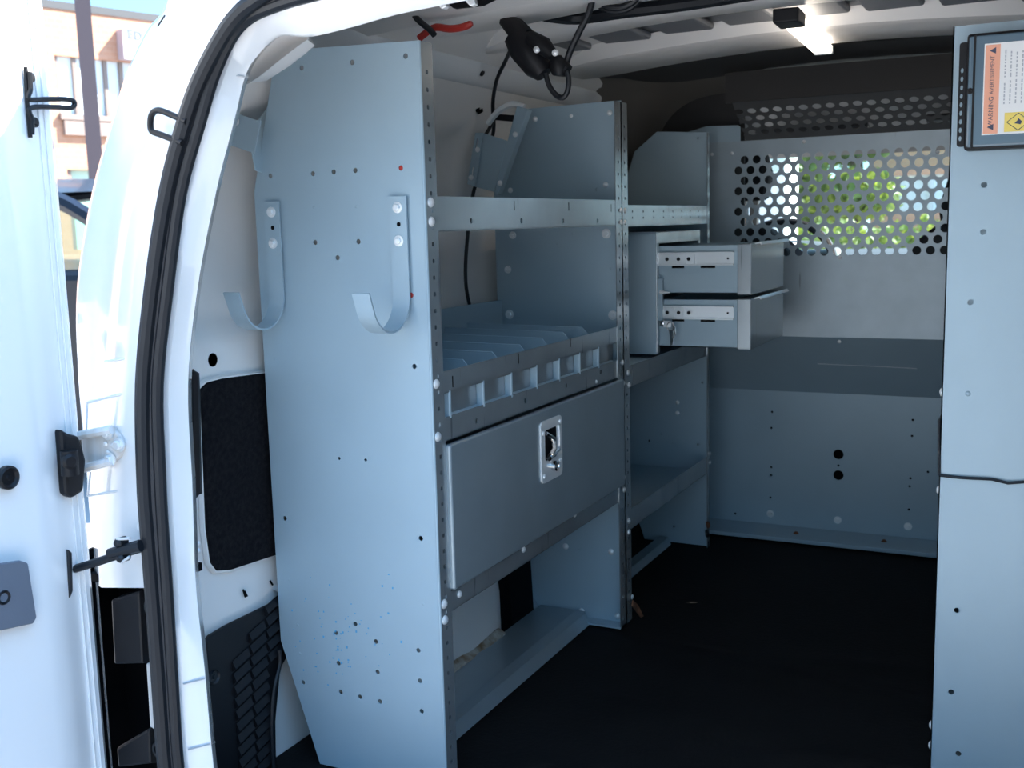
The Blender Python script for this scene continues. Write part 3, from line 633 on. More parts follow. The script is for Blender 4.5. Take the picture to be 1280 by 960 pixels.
# divided tray
T0, T1, T2, T3 = 0.685, 0.651, 0.612, 0.575
rail(U1, ya - 0.02, yb + 0.015, T1, T0, name='tray_top_rail')
rail(U1, ya - 0.02, yb + 0.015, T3, T2, [yz(p) for p in ((597, 526), (658, 501), (709, 482), (752, 465))], name='tray_lower_rail')
MB().box((-1.15, Y1 + 0.01, T2 - 0.004), (FX - 0.01, Y2 - 0.01, T2 - 0.001)).build('tray_floor', 'panel', U1)
MB().box((-1.152, Y1 + 0.01, T2), (-1.15, Y2 - 0.01, 0.74)).build('tray_back', 'panel', U1)
MB().box((FX - 0.0165, ya - 0.01, T2 - 0.002), (FX - 0.0145, yb + 0.01, T1 + 0.01)).build('tray_liner', 'rail', U1)
MB().prism([(FX - 0.027, ya, T2 - 0.002), (FX - 0.004, ya, T2 - 0.004), (FX - 0.004, ya, T2 - 0.002), (FX - 0.027, ya, T2 + 0.004)], (0, yb - ya, 0)).build('tray_sill', 'panel', U1)
dy = [F((x, y)).y for x, y in ((564, 480), (606, 470), (641, 460), (672.5, 450), (700.6, 440), (726, 430), (749.6, 425))]
for y in dy:
    MB().box((FX - 0.015, y - 0.005, T2 - 0.004), (FX - 0.001, y + 0.001, T1 + 0.002)).build('divider_tab', 'panel', U1, bevel=0.0015)
for px in ((592, 449.6), (628, 440), (662, 431), (689, 422.5), (715, 415), (739, 409)):
    q = F(px); x1 = FX - 0.008
    MB().prism([(FX - 0.032, q.y, T2), (FX - 0.032, q.y, q.z - 0.022), (x1, q.y, q.z - 0.014), (x1 - 0.012, q.y, q.z), (-1.148, q.y, q.z + 0.004), (-1.148, q.y, T2)], (0, 0.0015, 0)).build('tray_divider', 'panel', U1, bevel=0.0006, seg=1)
for p in ((567, 477), (649, 448), (714, 428)):
    q = F(p); MB().box((FX - 0.002, q.y - 0.0012, q.z - 0.009), (FX - 0.0012, q.y + 0.0012, q.z + 0.009)).build('notch', 'dark', U1)
# drop-front door
D0, D1 = 0.331, 0.569
dr = MB().box((FX - 0.004, ya + 0.001, D0), (FX + 0.008, yb + 0.020, D1)).build('drop_door', 'satin', U1, bevel=0.004, seg=3)
MB().box((-1.15, Y1 + 0.01, 0.312), (FX - 0.02, Y2 - 0.01, 0.314)).build('compartment_floor', 'panel', U1)
MB().box((-1.15, Y1 + 0.01, 0.312), (-1.148, Y2 - 0.01, T2)).build('compartment_back', 'panel', U1)
rail(U1, ya - 0.02, yb + 0.015, 0.295, 0.328, name='bottom_rail')
for p in ((575, 743), (655, 687), (719, 643), (770.5, 607.5)):
    q = F(p); bolt(U1, Vector((FX - 0.0015, q.y, q.z)), (1, 0, 0), 0.0062, 'dome')
q = F((744, 477)); bolt(U1, q + Vector((0.002, 0, 0)), (1, 0, 0), 0.004, 'dome')
for p in ((778, 453), (779, 479)): bolt(U1, F(p), (1, 0, 0), 0.006, 'dome')
for p in ((780, 597), (780, 612)): bolt(U1, F(p), (1, 0, 0), 0.006, 'dome')
# paddle latch on the door
lx = FX + 0.008
ly0, ly1 = W((675, 560), 0, lx).y, W((701, 555), 0, lx).y; lz0, lz1 = 0.431, 0.548
cl = Vector((lx, (ly0 + ly1) / 2, (lz0 + lz1) / 2))
lt = MB().sheet(rrect(ly0, lz0, ly1, lz1, 0.010), [rrect(ly0 + 0.016, lz0 + 0.040, ly1 - 0.022, lz1 - 0.018, 0.006)], YZ(lx), 0.003).build('latch_plate', 'zinc', dr)
dr.data.materials.append(M['panel'])
def sub(mb, name, m, **k): return mb.build(name, m, dr, **k)
hy0, hy1, hz0, hz1 = ly0 + 0.016, ly1 - 0.022, lz0 + 0.040, lz1 - 0.018
sub(MB().box((lx + 0.0002, hy0, hz0), (lx + 0.001, hy1, hz1)), 'latch_cup', 'dark')
sub(MB().tube([Vector((lx + 0.004, hy0 + 0.004, hz1 - 0.006)), Vector((lx + 0.007, (hy0 + hy1) / 2, hz1 - 0.02)), Vector((lx + 0.008, (hy0 + hy1) / 2, hz0 + 0.018)), Vector((lx + 0.009, hy0 + 0.004, hz0 + 0.006)), Vector((lx + 0.008, hy1 - 0.002, hz0 + 0.014))], [0.004, 0.006, 0.005, 0.005, 0.003], 8), 'latch_paddle', 'chrome', smooth=True)
sub(MB().tube([Vector((lx + 0.004, hy1 + 0.004, hz1)), Vector((lx + 0.006, hy1 + 0.002, hz1 - 0.03)), Vector((lx + 0.004, hy1 + 0.004, hz0 + 0.01))], 0.003, 6), 'latch_bar', 'zinc', smooth=True)
sub(MB().lathe((lx + 0.003, (ly0 + ly1) / 2 + 0.003, lz0 + 0.026), (1, 0, 0), [(0.010, 0), (0.010, 0.008), (0.007, 0.010), (0.006, 0.008)], 16), 'key_cylinder', 'chrome', smooth=True)
for y, z in ((ly0 + 0.010, lz0 + 0.013), (ly1 - 0.010, lz0 + 0.03), (ly0 + 0.009, lz1 - 0.022), (ly1 - 0.008, lz1 - 0.012)):
    sub(MB().lathe((lx + 0.003, y, z), (1, 0, 0), [(0.005, 0), (0.0045, 0.002), (0.002, 0.0035)], 12), 'rivet', 'zinc', smooth=True)
# bottom lip shelf of bay 1
MB().box((-1.07, Y1 + 0.004, 0.018), (-0.955, Y2 - 0.01, 0.020)).build('bottom_shelf', 'satin', U1)
MB().prism([(-0.978, Y1 + 0.004, 0.018), (-0.972, Y1 + 0.004, 0.025), (-0.948, Y1 + 0.004, 0.022), (-0.936, Y1 + 0.004, -0.002), (-0.978, Y1 + 0.004, -0.002)], (0, Y2 - Y1 - 0.03, 0)).build('bottom_lip', 'satin', U1)
# bay 2
PF = [(FX, 0.0), (FX, 1.140), (-1.005, 1.150), (-1.07, 1.10), (-1.12, 0.95), (-1.12, 0.2), (-1.05, 0.0)]
MB().sheet(PF, [circ(xz(p, Y3), 0.004, 8) for p in ((873, 173), (878, 478), (878, 522), (873, 555), (842, 553), (827, 542), (812, 551), (874, 597), (843, 658))], XZ(Y3 - 0.002), 0.002).build('end_panel', 'panel', U2)
ya2, yb2 = Y2 + 0.020, Y3 - 0.012
z1, z2 = F((884, 256)).z, F((884, 285)).z
def rail2(p_lo, p_hi, name):
    z_lo, z_hi = p_lo, p_hi
    return rail(U2, ya2, yb2, z_lo, z_hi, name=name)
rail2(0.900, 0.946, 'shelf_rail'); MB().box((-1.12, Y2 + 0.01, 0.900), (FX - 0.006, Y3 - 0.01, 0.903)).build('shelf', 'panel', U2)
hb = MB()
rail2(0.543, 0.590, 'shelf_rail'); MB().box((-1.12, Y2 + 0.01, 0.581), (FX - 0.006, Y3 - 0.01, 0.584)).build('shelf', 'panel', U2)
rail2(0.214, 0.260, 'shelf_rail'); MB().box((-1.12, Y2 + 0.01, 0.217), (FX - 0.006, Y3 - 0.01, 0.220)).build('shelf', 'panel', U2)
MB().prism([(-1.0, Y2 + 0.02, -0.002), (-1.0, Y2 + 0.02, 0.018), (-0.972, Y2 + 0.02, 0.018), (-0.964, Y2 + 0.02, -0.002)], (0, Y3 - Y2 - 0.04, 0)).build('bottom_lip', 'satin', U2)
for p in ((776, 263), (781, 263), (776, 278), (781, 278), (785, 466), (786, 481), (786, 651), (786, 665), (887, 567), (887, 578)): bolt(U2 if p[0] > 778 else U1, F(p), (1, 0, 0), 0.0062, 'dome')
for k in range(8):
    y = ya2 + 0.05 + 0.07 * k
    for z in (0.918, 0.932): MB().box((FX - 0.0019, y - 0.002, z - 0.002), (FX - 0.0013, y + 0.002, z + 0.002)).build('notch', 'dark', U2)
for p in ((847, 503), (847, 516)): bolt(U2, W(p, 1, Y3 - 0.004), (0, -1, 0), 0.006, 'dome')

# ------------------------------------------------------------------ hooks on the end panel
def hook(x, label):
    h = thing('ladder_hook', (x, Y1 - 0.002, 0.955), label, 'hook', 'J hooks bolted to the shelving end panel')
    y = Y1 - 0.004; R = 0.052; zc = 0.806
    path = [(x, y, 0.957), (x, y, 0.90), (x, y, 0.84)] + [(x, y - R + R * math.cos(math.radians(a)), zc - R * math.sin(math.radians(a))) for a in range(0, 166, 11)]
    e = Vector(path[-1]); t = (e - Vector(path[-2])).normalized(); path += [tuple(e + t * 0.012), tuple(e + t * 0.026)]
    MB().strip(path, (1, 0, 0), 0.030, 0.003).build('hook_strip', 'panel', h, smooth=True, angle=40)
    bolt(h, (x, y - 0.003, 0.940), (0, -1, 0), 0.0085, 'hex'); bolt(h, (x, y - 0.003, 0.890), (0, -1, 0), 0.0085, 'hex')
    MB().lathe((x + 0.001, y - 0.0032, 0.915), (0, -1, 0), [(0.0035, 0), (0.0035, 0.0004)], 10).build('hook_hole', 'dark', h)
    return h
hook(-0.903, 'grey steel J hook bolted to the end panel beside its front flange')
hook(-1.1435, 'grey steel J hook bolted at the back edge of the end panel near the wall')

# ------------------------------------------------------------------ drawer cabinet
DC = thing('drawer_cabinet', (FX, 2.47, 0.594), 'grey steel two-drawer cabinet on the middle shelf with both drawers pulled out', 'drawer cabinet')
DY0, DY1 = 2.455, 2.80
MB().box((-1.11, DY0, 0.594), (FX - 0.002, DY0 + 0.004, 0.882)).build('side_panel', 'panel', DC)
MB().box((-1.11, DY1, 0.594), (FX - 0.002, DY1 + 0.004, 0.882)).build('side_panel', 'panel', DC)
MB().box((-1.11, DY0, 0.594), (-1.106, DY1, 0.882)).build('back_panel', 'panel', DC)
MB().box((-1.11, DY0, 0.880), (FX - 0.002, DY1, 0.884)).build('top_panel', 'panel', DC)
MB().box((FX - 0.004, DY0, 0.856), (FX, DY1, 0.884)).build('front_rail', 'rail', DC, bevel=0.0015)
MB().box((FX - 0.004, DY0, 0.596), (FX, DY0 + 0.018, 0.858)).build('front_stile', 'rail', DC, bevel=0.0015)
MB().box((FX - 0.004, DY1 - 0.014, 0.596), (FX, DY1, 0.858)).build('front_stile', 'rail', DC, bevel=0.0015)
MB().box((FX + 0.0005, DY0 + 0.004, 0.675), (FX + 0.012, DY0 + 0.010, 0.775)).build('lock_bar', 'panel', DC)
MB().tube([Vector((FX + 0.006, DY0 + 0.006, 0.742)), Vector((FX + 0.03, DY0 + 0.004, 0.742))], [0.006, 0.0015], 8).build('lock_pin', 'zinc', DC, smooth=True)
def drawer(z0, z1, x1, ext):
    y0, y1 = DY0 + 0.022, DY1 - 0.012; xb = x1 - 0.26
    b = MB(); t = 0.002
    b.box((xb, y0, z0), (x1 - 0.03, y0 + t, z1)).box((xb, y1 - t, z0), (x1 - 0.03, y1, z1)).box((xb, y0, z0), (xb + t, y1, z1 - 0.01)).box((xb, y0, z0), (x1 - 0.03, y1, z0 + t))
    d = b.build('drawer', 'panel', DC)
    MB().box((x1 - 0.032, y0 - 0.004, z0 - 0.003), (x1, y1 + 0.010, z1 + 0.003)).build('drawer_front', 'rail', d, bevel=0.002)
    # pull lip
    MB().prism([(x1 - 0.002, y0 + 0.03, z1 + 0.003), (x1 + 0.012, y0 + 0.03, z1 + 0.007), (x1 + 0.016, y0 + 0.03, z1 + 0.001), (x1 + 0.014, y0 + 0.03, z1 - 0.001), (x1 + 0.011, y0 + 0.03, z1 + 0.003), (x1 - 0.002, y0 + 0.03, z1)], (0, y1 - y0 - 0.03, 0)).build('pull_lip', 'alu', d, bevel=0.0006)
    # telescopic slide on the near side
    zm = z1 - 0.030; xe = x1 - 0.040
    s = MB(); s.box((FX - 0.01, y0 - 0.0035, zm - 0.0155), (xe, y0 - 0.001, zm + 0.0155)); s.box((FX - 0.01, y0 - 0.011, zm + 0.0125), (xe, y0 - 0.001, zm + 0.0155)); s.box((FX - 0.01, y0 - 0.011, zm - 0.0155), (xe, y0 - 0.001, zm - 0.0125))
    s.build('slide_rail', 'slide', d)
    s = MB(); s.box((FX - 0.02, y0 - 0.012, zm - 0.012), (FX + ext, y0 - 0.0095, zm + 0.012)); s.box((FX - 0.02, y0 - 0.0155, zm + 0.008), (FX + ext - 0.02, y0 - 0.010, zm + 0.011)); s.box((FX - 0.02, y0 - 0.0155, zm - 0.011), (FX + ext - 0.02, y0 - 0.010, zm - 0.008))
    s.build('slide_inner', 'slide', d)
    for dx in (0.022, 0.05, 0.075): 
        MB().lathe((FX + dx, y0 - 0.0125, zm), (0, -1, 0), [(0.0045, 0), (0.0045, 0.001)], 10).build('slide_rivet', 'plastic', d)
    MB().lathe((xe - 0.014, y0 - 0.004, zm), (0, -1, 0), [(0.0025, 0), (0.0025, 0.0006)], 10).build('slide_hole', 'dark', d)
    for a, b2 in ((0.03, 0.06), (0.10, 0.135)): MB().box((FX + a, y0 - 0.0012, zm - 0.022), (FX + b2, y0 + 0.001, zm - 0.0165)).build('slot', 'dark', d)
    return d
drawer(0.739, 0.850, -0.638, 0.088)
drawer(0.612, 0.724, -0.638, 0.060)
# keys hanging in the drawer lock
ky = thing('key_bunch', (FX + 0.012, DY0 + 0.002, 0.672), 'small bunch of keys hanging from the lower drawer lock', 'keys')
lkp = W((829, 404), 1, DY0 - 0.004)
MB().lathe(lkp, (0, -1, 0), [(0.007, -0.004), (0.007, 0.006), (0.004, 0.008)], 14).build('lock_barrel', 'chrome', ky, smooth=True)
MB().box(W((829, 401), 1, DY0 - 0.012), W((839, 409), 1, DY0 - 0.010)).build('key_head', 'zinc', ky, bevel=0.001)
MB().tube([W((838 + 4.2 * math.cos(a), 408 + 5.5 * math.sin(a)), 1, DY0 - 0.014) for a in [2 * math.pi * k / 14 for k in range(14)]], 0.0013, 6, closed=True).build('key_ring', 'chrome', ky, smooth=True)
for ps in (((836, 412), (842, 414), (843, 421), (841, 431), (838, 432), (837, 420)), ((840, 405), (844, 409), (845, 418), (842, 424), (840, 418))):
    MB().prism([W(p, 1, DY0 - 0.016 - 0.004 * (ps[0][0] % 3)) for p in ps], (0, 0.002, 0)).build('key', 'chrome', ky, bevel=0.0005)

# ------------------------------------------------------------------ bulkhead
YB = 3.0
BK = thing('bulkhead', (CX, YB, 0.0), 'grey steel bulkhead with perforated window between load space and cab', 'partition')
PIT = 0.0335; ROW = PIT * 0.866
x0, zt0 = W((930.5, 200), 1, YB).x, W((930.5, 200), 1, YB).z
ho = []
for r in range(10):
    for c in range(23):
        x = x0 + c * PIT - (PIT / 2 if r % 2 else 0)
        if x < 0.13: ho.append(circ((x, zt0 - r * ROW * 0.965), 0.0114, 14))
zu, zl = 1.120, 0.586
MB().sheet(rect(-1.12, zl, 0.19, zu), ho, XZ(YB), 0.002).build('perforated_panel', 'panel_scuff', BK)
MB().sheet([(-1.10, 1.12), (-0.806, 1.12), (-0.806, 1.158), (-0.812, 1.163), (-0.90, 1.166), (-1.10, 1.12)][:5], [], XZ(YB), 0.002).build('corner_plate', 'panel', BK)
# slanted upper mesh
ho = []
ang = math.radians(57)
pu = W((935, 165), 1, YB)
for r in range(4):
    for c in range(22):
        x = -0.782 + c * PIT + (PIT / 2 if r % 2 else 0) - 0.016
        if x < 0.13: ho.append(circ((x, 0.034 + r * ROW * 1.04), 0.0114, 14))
MB().sheet(rect(-0.79, 0.0, 0.19, 0.17), ho, lambda u, v, d: (u, YB - 0.002 - v * math.sin(ang) + d * math.cos(ang), 1.120 + v * math.cos(ang) + d * math.sin(ang)), 0.002).build('upper_perforated_panel', mat('shade_darkened_grey', (0.10, 0.10, 0.10), 0.5), BK)  # shade on this overhanging mesh is put into its darker grey
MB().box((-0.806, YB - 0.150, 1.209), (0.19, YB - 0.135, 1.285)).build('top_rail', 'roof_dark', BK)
MB().box((-1.22, YB + 0.045, 0.80), (-0.806, YB + 0.05, 1.31)).build('light_block_plate', 'roof_dark', BK)  # added plate that stops light leaking in from the cab
# recessed step and lower panel
MB().prism([(-1.12, YB, zl), (-1.12, YB + 0.13, 0.412), (-1.12, YB + 0.132, 0.412), (-1.12, YB + 0.002, zl)], (1.31, 0, 0)).build('sloping_panel', 'panel', BK)
YL = 3.13
lh = [circ(xz(p, YL), 0.0145, 18) for p in ((1048, 568), (1048, 594))] + [circ(xz(p, YL), 0.0036, 8) for p in ((965, 515), (964, 535), (964, 584), (964, 594), (963, 622), (1048, 582), (1141, 525), (1140, 545), (1138, 598), (1137, 608), (1136, 637), (1160, 590), (919, 642))]
ztp = W((1030, 508), 1, YL).z
MB().sheet(rect(-1.12, 0.0, 0.19, 0.412), lh, XZ(YL), 0.002).build('lower_panel', 'panel', BK)
for p in ((963, 642), (1047, 650), (1135, 658)): bolt(BK, W(p, 1, YL), (0, -1, 0), 0.011, 'hex')
for p in ((890, 193), (915, 192), (1005, 177), (1050, 322), (1049, 427), (1172, 190)): bolt(BK, W(p, 1, YB), (0, -1, 0), 0.005, 'dome')
MB().box((-1.12, YL + 0.02, 0.0), (0.19, YL + 0.03, 0.40)).build('light_block_sheet', 'dark', BK)  # added dark sheet that blocks light behind the lower panel holes
MB().box((-1.0, 3.0, 0.0), (0.19, YL, 0.012)).build('floor_flange', 'panel', BK, bevel=0.002)
for p in ((995, 667), (1105, 677)): q = W(p, 2, 0.012); bolt(BK, q, (0, 0, 1), 0.008, 'hex', m='rust')
MB().tube([Vector((-0.60, YB + 0.056, 0.505)), Vector((-0.42, YB + 0.056, 0.503)), Vector((-0.34, YB + 0.057, 0.501))], 0.001, 4).build('paint_scratch', 'zinc', BK)

# ------------------------------------------------------------------ right-hand shelving end panel
YR = 1.80
RX = W((1180, 400), 1, YR).x
U3 = thing('shelving_unit', (RX, YR, 0.0), 'grey steel shelving end panel on the opposite wall carrying the warning box', 'shelving')
rho = [circ(xz(p, YR), 0.0045, 10) for p in ((1230, 231), (1229, 290), (1213, 378), (1196, 763), (1189, 865), (1198, 942))]
MB().sheet([(RX, 0.0), (RX, 1.185), (0.14, 1.185), (0.205, 0.97), (0.205, 0.2), (0.14, 0.0)], rho, XZ(YR), 0.002).build('end_panel', 'panel', U3)
MB().box((RX, YR, 0.0), (RX + 0.002, YR + 0.034, 1.185)).build('post_flange', 'rail', U3)
for y in (YR + 0.50, YR + 1.00): MB().sheet([(RX, 0.0), (RX, 1.185), (0.14, 1.185), (0.205, 0.97), (0.205, 0.2), (0.14, 0.0)], [], XZ(y), 0.002).build('end_panel', 'panel', U3)
for z in (0.02, 0.30, 0.60, 0.90): MB().box((RX + 0.002, YR + 0.002, z), (0.2, YR + 1.0, z + 0.003)).build('shelf', 'panel', U3); MB().box((RX, YR + 0.02, z), (RX + 0.002, YR + 1.0, z + 0.05)).build('shelf_rail', 'rail', U3)
MB().box((0.19, YR + 0.002, 0.02), (0.192, YR + 1.0, 1.0)).build('back_panel', 'panel', U3)
q = W((1210, 492), 1, YR); bolt(U3, q, (0, -1, 0), 0.0042, 'dome', 'hole_disc', 'panel')
for p in ((1177, 490), (1172.5, 570), (1159, 905), (1157, 930), (1172, 612)):
    q = W(p, 1, YR + 0.012); bolt(U3, Vector((RX, q.y, q.z)), (-1, 0, 0), 0.0075, 'dome', m='white')
ed = thing('elastic_cord', (RX, YR, 0.585), 'black elastic cord stretched across the right-hand end panel', 'cord')
MB().tube(cr([W((1174, 594), 1, YR - 0.003), W((1200, 597), 1, YR - 0.004), W((1240, 599), 1, YR - 0.004), W((1285, 602), 1, YR - 0.004), Vector((0.16, YR - 0.004, 0.565)), Vector((0.20, YR + 0.01, 0.563))], 3), 0.0024, 8).build('strand', 'rubber', ed, smooth=True)
MB().tube([W((1174, 594), 1, YR - 0.003), Vector((RX - 0.003, YR + 0.006, 0.587)), Vector((RX - 0.003, YR + 0.05, 0.587))], 0.0024, 8).build('hook_end', 'rubber', ed, smooth=True)
# warning box
YX = YR - 0.046
def bp_(px): return W(px, 1, YX)
a = bp_((1209, 43)); c2 = bp_((1209, 186))
bx0, bz1, bz0 = a.x, a.z + 0.001, c2.z - 0.002; bx1 = 0.085
BX = thing('document_box', ((bx0 + bx1) / 2, YR, bz0), 'smoked plastic document box with orange and white warning label', 'box')
MB().box((bx0, YX + 0.004, bz0), (bx1, YR - 0.001, bz1)).build('case', 'plastic', BX, bevel=0.004)
MB().box((bx0 + 0.003, YX, bz0 + 0.004), (bx1 - 0.003, YX + 0.006, bz1 - 0.004)).build('lid', 'lid', BX, bevel=0.003)
xg = bp_((1217, 110)).x
MB().box((xg - 0.0016, YX - 0.0008, bz0 + 0.002), (xg + 0.0016, YX + 0.002, bz1 - 0.003)).build('lid_groove', 'plastic', BX)
q = bp_((1212.5, 114)); MB().lathe((q.x, YX, q.z), (0, -1, 0), [(0.0044, -0.001), (0.0044, 0.0015), (0.0022, 0.0018), (0.0016, 0.0005)], 14).build('lid_catch', 'plastic', BX, smooth=True)
hx0 = bp_((1197, 110)).x
hh = [circ((bx0 - 0.0062, bz0 + 0.018 + k * 0.0122), 0.0022, 6, 0.004) for k in range(9)]
MB().sheet(rrect(hx0, bz0 + 0.006, bx0 + 0.002, bz1 - 0.010, 0.004, 3), hh, XZ(YX + 0.012), 0.004).build('mounting_strip', 'plastic', BX)
# label with printing
lx0, lz1_ = bp_((1231, 55)).x, bp_((1231, 55)).z; lz0_ = bp_((1231, 169)).z; lx1 = bx1 - 0.012
lab = MB().box((lx0, YX - 0.0006, lz0_), (lx1, YX, lz1_)).build('label', 'label_white', BX)
ox0, ox1 = lx0 + 0.0015, bp_((1249, 110)).x
MB().box((ox0, YX - 0.0009, lz0_ + 0.0015), (ox1, YX - 0.0005, lz1_ - 0.002)).build('orange_band', 'label_orange', lab)
def text(s, x, z, size, m, parent, name='label_text', rot=90, y=None):
    cu = bpy.data.curves.new(name, 'FONT'); cu.body = s; cu.size = size; cu.align_x = 'CENTER'; cu.align_y = 'CENTER'; cu.extrude = 0.00005
    t = bpy.data.objects.new(name, cu); COL.objects.link(t); bpy.context.view_layer.update()
    me = bpy.data.meshes.new_from_object(t.evaluated_get(bpy.context.evaluated_depsgraph_get())); bpy.data.objects.remove(t)
    o = bpy.data.objects.new(name, me); me.materials.clear(); me.materials.append(M[m])
    o.location = Vector((x, (YX - 0.0011) if y is None else y, z)) - root_loc(parent)
    o.rotation_euler = (Matrix.Rotation(-math.radians(rot), 3, 'Y') @ Matrix.Rotation(math.pi / 2, 3, 'X')).to_euler()
    return link(o, parent)
ocx = (ox0 + ox1) / 2; hL = lz1_ - lz0_
text('WARNING', ocx, lz0_ + hL * 0.255, 0.0088, 'ink', lab)
text('AVERTISSEMENT', ocx, lz0_ + hL * 0.655, 0.0074, 'ink', lab)
for zc in (lz0_ + hL * 0.085, lz0_ + hL * 0.92):
    MB().prism([(ocx + 0.004, YX - 0.001, zc - 0.0045), (ocx + 0.004, YX - 0.001, zc + 0.0045), (ocx - 0.0045, YX - 0.001, zc)], (0, -0.0002, 0)).build('alert_triangle', 'ink', lab)
fp_ = MB()
for k in range(7):
    xx = ox1 + 0.007 + 0.0075 * k
    for z0_, z1__ in ((0.33, 0.60), (0.62, 0.93)):
        zz = lz0_ + hL * z0_
        while zz < lz0_ + hL * z1__ - 0.004:
            ln = random.uniform(0.002, 0.006); fp_.box((xx - 0.0009, YX - 0.0008, zz), (xx + 0.0009, YX - 0.0006, zz + ln)); zz += ln + 0.0018
tag(fp_.build('fine_print', 'ink_faint', lab), kind='stuff')
yx0, yx1 = ox1 + 0.0085, ox1 + 0.045; yz0, yz1 = lz0_ + 0.003, lz0_ + 0.030
MB().box((yx0, YX - 0.0009, yz0), (yx1, YX - 0.0005, yz1)).build('yellow_panel', 'label_yellow', lab)
cxx, czz = (yx0 + yx1) / 2, (yz0 + yz1) / 2
MB().tube([Vector((cxx - 0.015, YX - 0.001, czz)), Vector((cxx, YX - 0.001, czz + 0.012)), Vector((cxx + 0.015, YX - 0.001, czz)), Vector((cxx, YX - 0.001, czz - 0.012))], 0.0006, 4, closed=True).build('diamond_outline', 'ink', lab)
MB().prism([(cxx - 0.005, YX - 0.001, czz - 0.002), (cxx + 0.003, YX - 0.001, czz - 0.004), (cxx + 0.005, YX - 0.001, czz), (cxx, YX - 0.001, czz + 0.005), (cxx - 0.001, YX - 0.001, czz + 0.002)], (0, -0.0002, 0)).build('flame_mark', 'ink', lab)

# ------------------------------------------------------------------ lamp, cables and other loose items
a, b2 = W((990, 30), 2, 1.275), W((1032, 66), 2, 1.275)
LB = thing('light_bar', (a.x, (a.y + b2.y) / 2, 1.29), 'lit slim LED light bar fixed under the white roof bows', 'lamp')
la = W((990, 26), 2, 1.28); lb_ = W((1029, 62), 2, 1.28); ld = (lb_ - la).normalized(); ls_ = Vector((ld.y, -ld.x, 0)) * 0.019; ll = (lb_ - la).length
def lbox(t0, t1, wk, hk): return MB().obox(la + ld * (t0 + t1) / 2, ls_ * wk, ld * (t1 - t0) / 2, (0, 0, 0.009 * hk))
lbox(-0.07, 0.01, 1.25, 1.4).build('end_cap', 'plastic', LB, bevel=0.003)
lbox(0.01, ll, 1.0, 1.0).build('diffuser', 'led', LB, bevel=0.004)
lbox(ll, ll + 0.014, 1.1, 1.15).build('end_cap', 'alu', LB, bevel=0.003)
cb = thing('power_lead', W((670, 60), 1, 1.8), 'thick black cable hanging in a loop from its roof connectors', 'cable')
YC = 1.78
MB().tube(cr([W(p, 1, YC) for p in ((618, -18), (622, 0), (623, 16), (632, 28), (648, 36))], 4), 0.0055, 8).build('cable', 'rubber', cb, smooth=True)
MB().tube(cr([W(p, 1, YC) for p in ((682, 92), (686, 106), (694, 118), (703, 122), (709, 115), (711, 100), (708, 88))], 4), 0.005, 8).build('cable_loop', 'rubber', cb, smooth=True)
MB().tube(cr([W(p, 1, YC + 0.01) for p in ((706, 86), (712, 66), (724, 40), (736, 16), (742, -8))], 4), 0.006, 8).build('cable', 'rubber', cb, smooth=True)
def blob(pts, rad, name, m, par, y=YC, seg=10, flat=1.0): return MB().tube([W(p, 1, y) for p in pts], rad, seg, flat=flat).build(name, m, par, smooth=True, angle=60)
blob([(630, 24), (645, 36), (655, 48)], [0.012, 0.019, 0.021], 'connector_tail', 'plastic', cb)
blob([(645, 44), (656, 60), (672, 82), (680, 93)], [0.024, 0.030, 0.026, 0.016], 'connector_body', 'plastic', cb)
blob([(662, 46), (680, 58), (692, 70)], [0.012, 0.016, 0.010], 'connector_latch', 'plastic', cb, YC - 0.02)
blob([(694, 74), (700, 86), (699, 95)], [0.013, 0.018, 0.012], 'connector_plug', 'plastic', cb)
blob([(704, 82), (710, 88)], [0.010, 0.010], 'plug_collar', 'plastic', cb)
for p in ((671, 62), (694, 66)): bolt(cb, W(p, 1, YC - 0.034), (0.3, -1, -0.1), 0.006, 'dome')
# coiled cable and harness near the header
hn = thing('wiring_harness', W((780, 0), 1, 1.9), 'black taped wiring harness running along the roof behind the header', 'wiring')
MB().tube(cr([W(p, 2, 1.292) for p in ((680, 18), (720, 22), (780, 14), (860, 4), (960, -12))], 4), 0.013, 8).build('loom', 'rubber', hn, smooth=True)
MB().tube(cr([W(p, 1, 1.83) for p in ((748, -6), (752, 3), (762, 9), (778, 9), (792, 2), (798, -6))], 4), 0.006, 8).build('loom_coil', 'rubber', hn, smooth=True)
MB().tube(cr([W(p, 1, 1.84) for p in ((744, -6), (750, 8), (764, 14), (784, 12), (800, 0))], 4), 0.005, 8).build('loom_coil', 'rubber', hn, smooth=True)
# thin cable down the wall
tcb = thing('thin_cable', Vector((-1.12, 2.0, 0.9)), 'thin black cable running down the white wall behind the shelves', 'cable')
def wp(px, off=0.03):
    p = W(px, 0, -1.12); 
    for _ in range(3): p = W(px, 0, wall_x(p.z) + off)
    return p
MB().tube(cr([wp(p) for p in ((641, 56), (632, 76), (621, 100), (616, 130), (617, 164))] + [wp(p, 0.035) for p in ((606, 200), (592, 240), (584, 300), (582, 350), (588, 385), (598, 410))], 4), 0.0042, 8).build('cable', 'rubber', tcb, smooth=True)
MB().tube(cr([wp(p, 0.032) for p in ((617, 150), (611, 162), (607, 168))], 3), 0.004, 6).build('cable', 'rubber', tcb, smooth=True)
# red taped wires above the end panel
rw_ = thing('taped_wire', W((560, 38), 1, 1.62), 'red taped wire tucked over the top of the end panel', 'wire')
MB().tube(cr([W(p, 1, 1.60) for p in ((524, 48), (534, 40), (545, 34), (562, 36), (578, 34), (590, 29))], 3), [0.006] * 15 + [0.004], 8).build('red_tape', 'red', rw_, smooth=True)
MB().tube(cr([W(p, 1, 1.585) for p in ((521, 13), (518, 19), (526, 28), (537, 37), (543, 44))], 3), 0.0052, 8).build('black_tie', 'rubber', rw_, smooth=True)
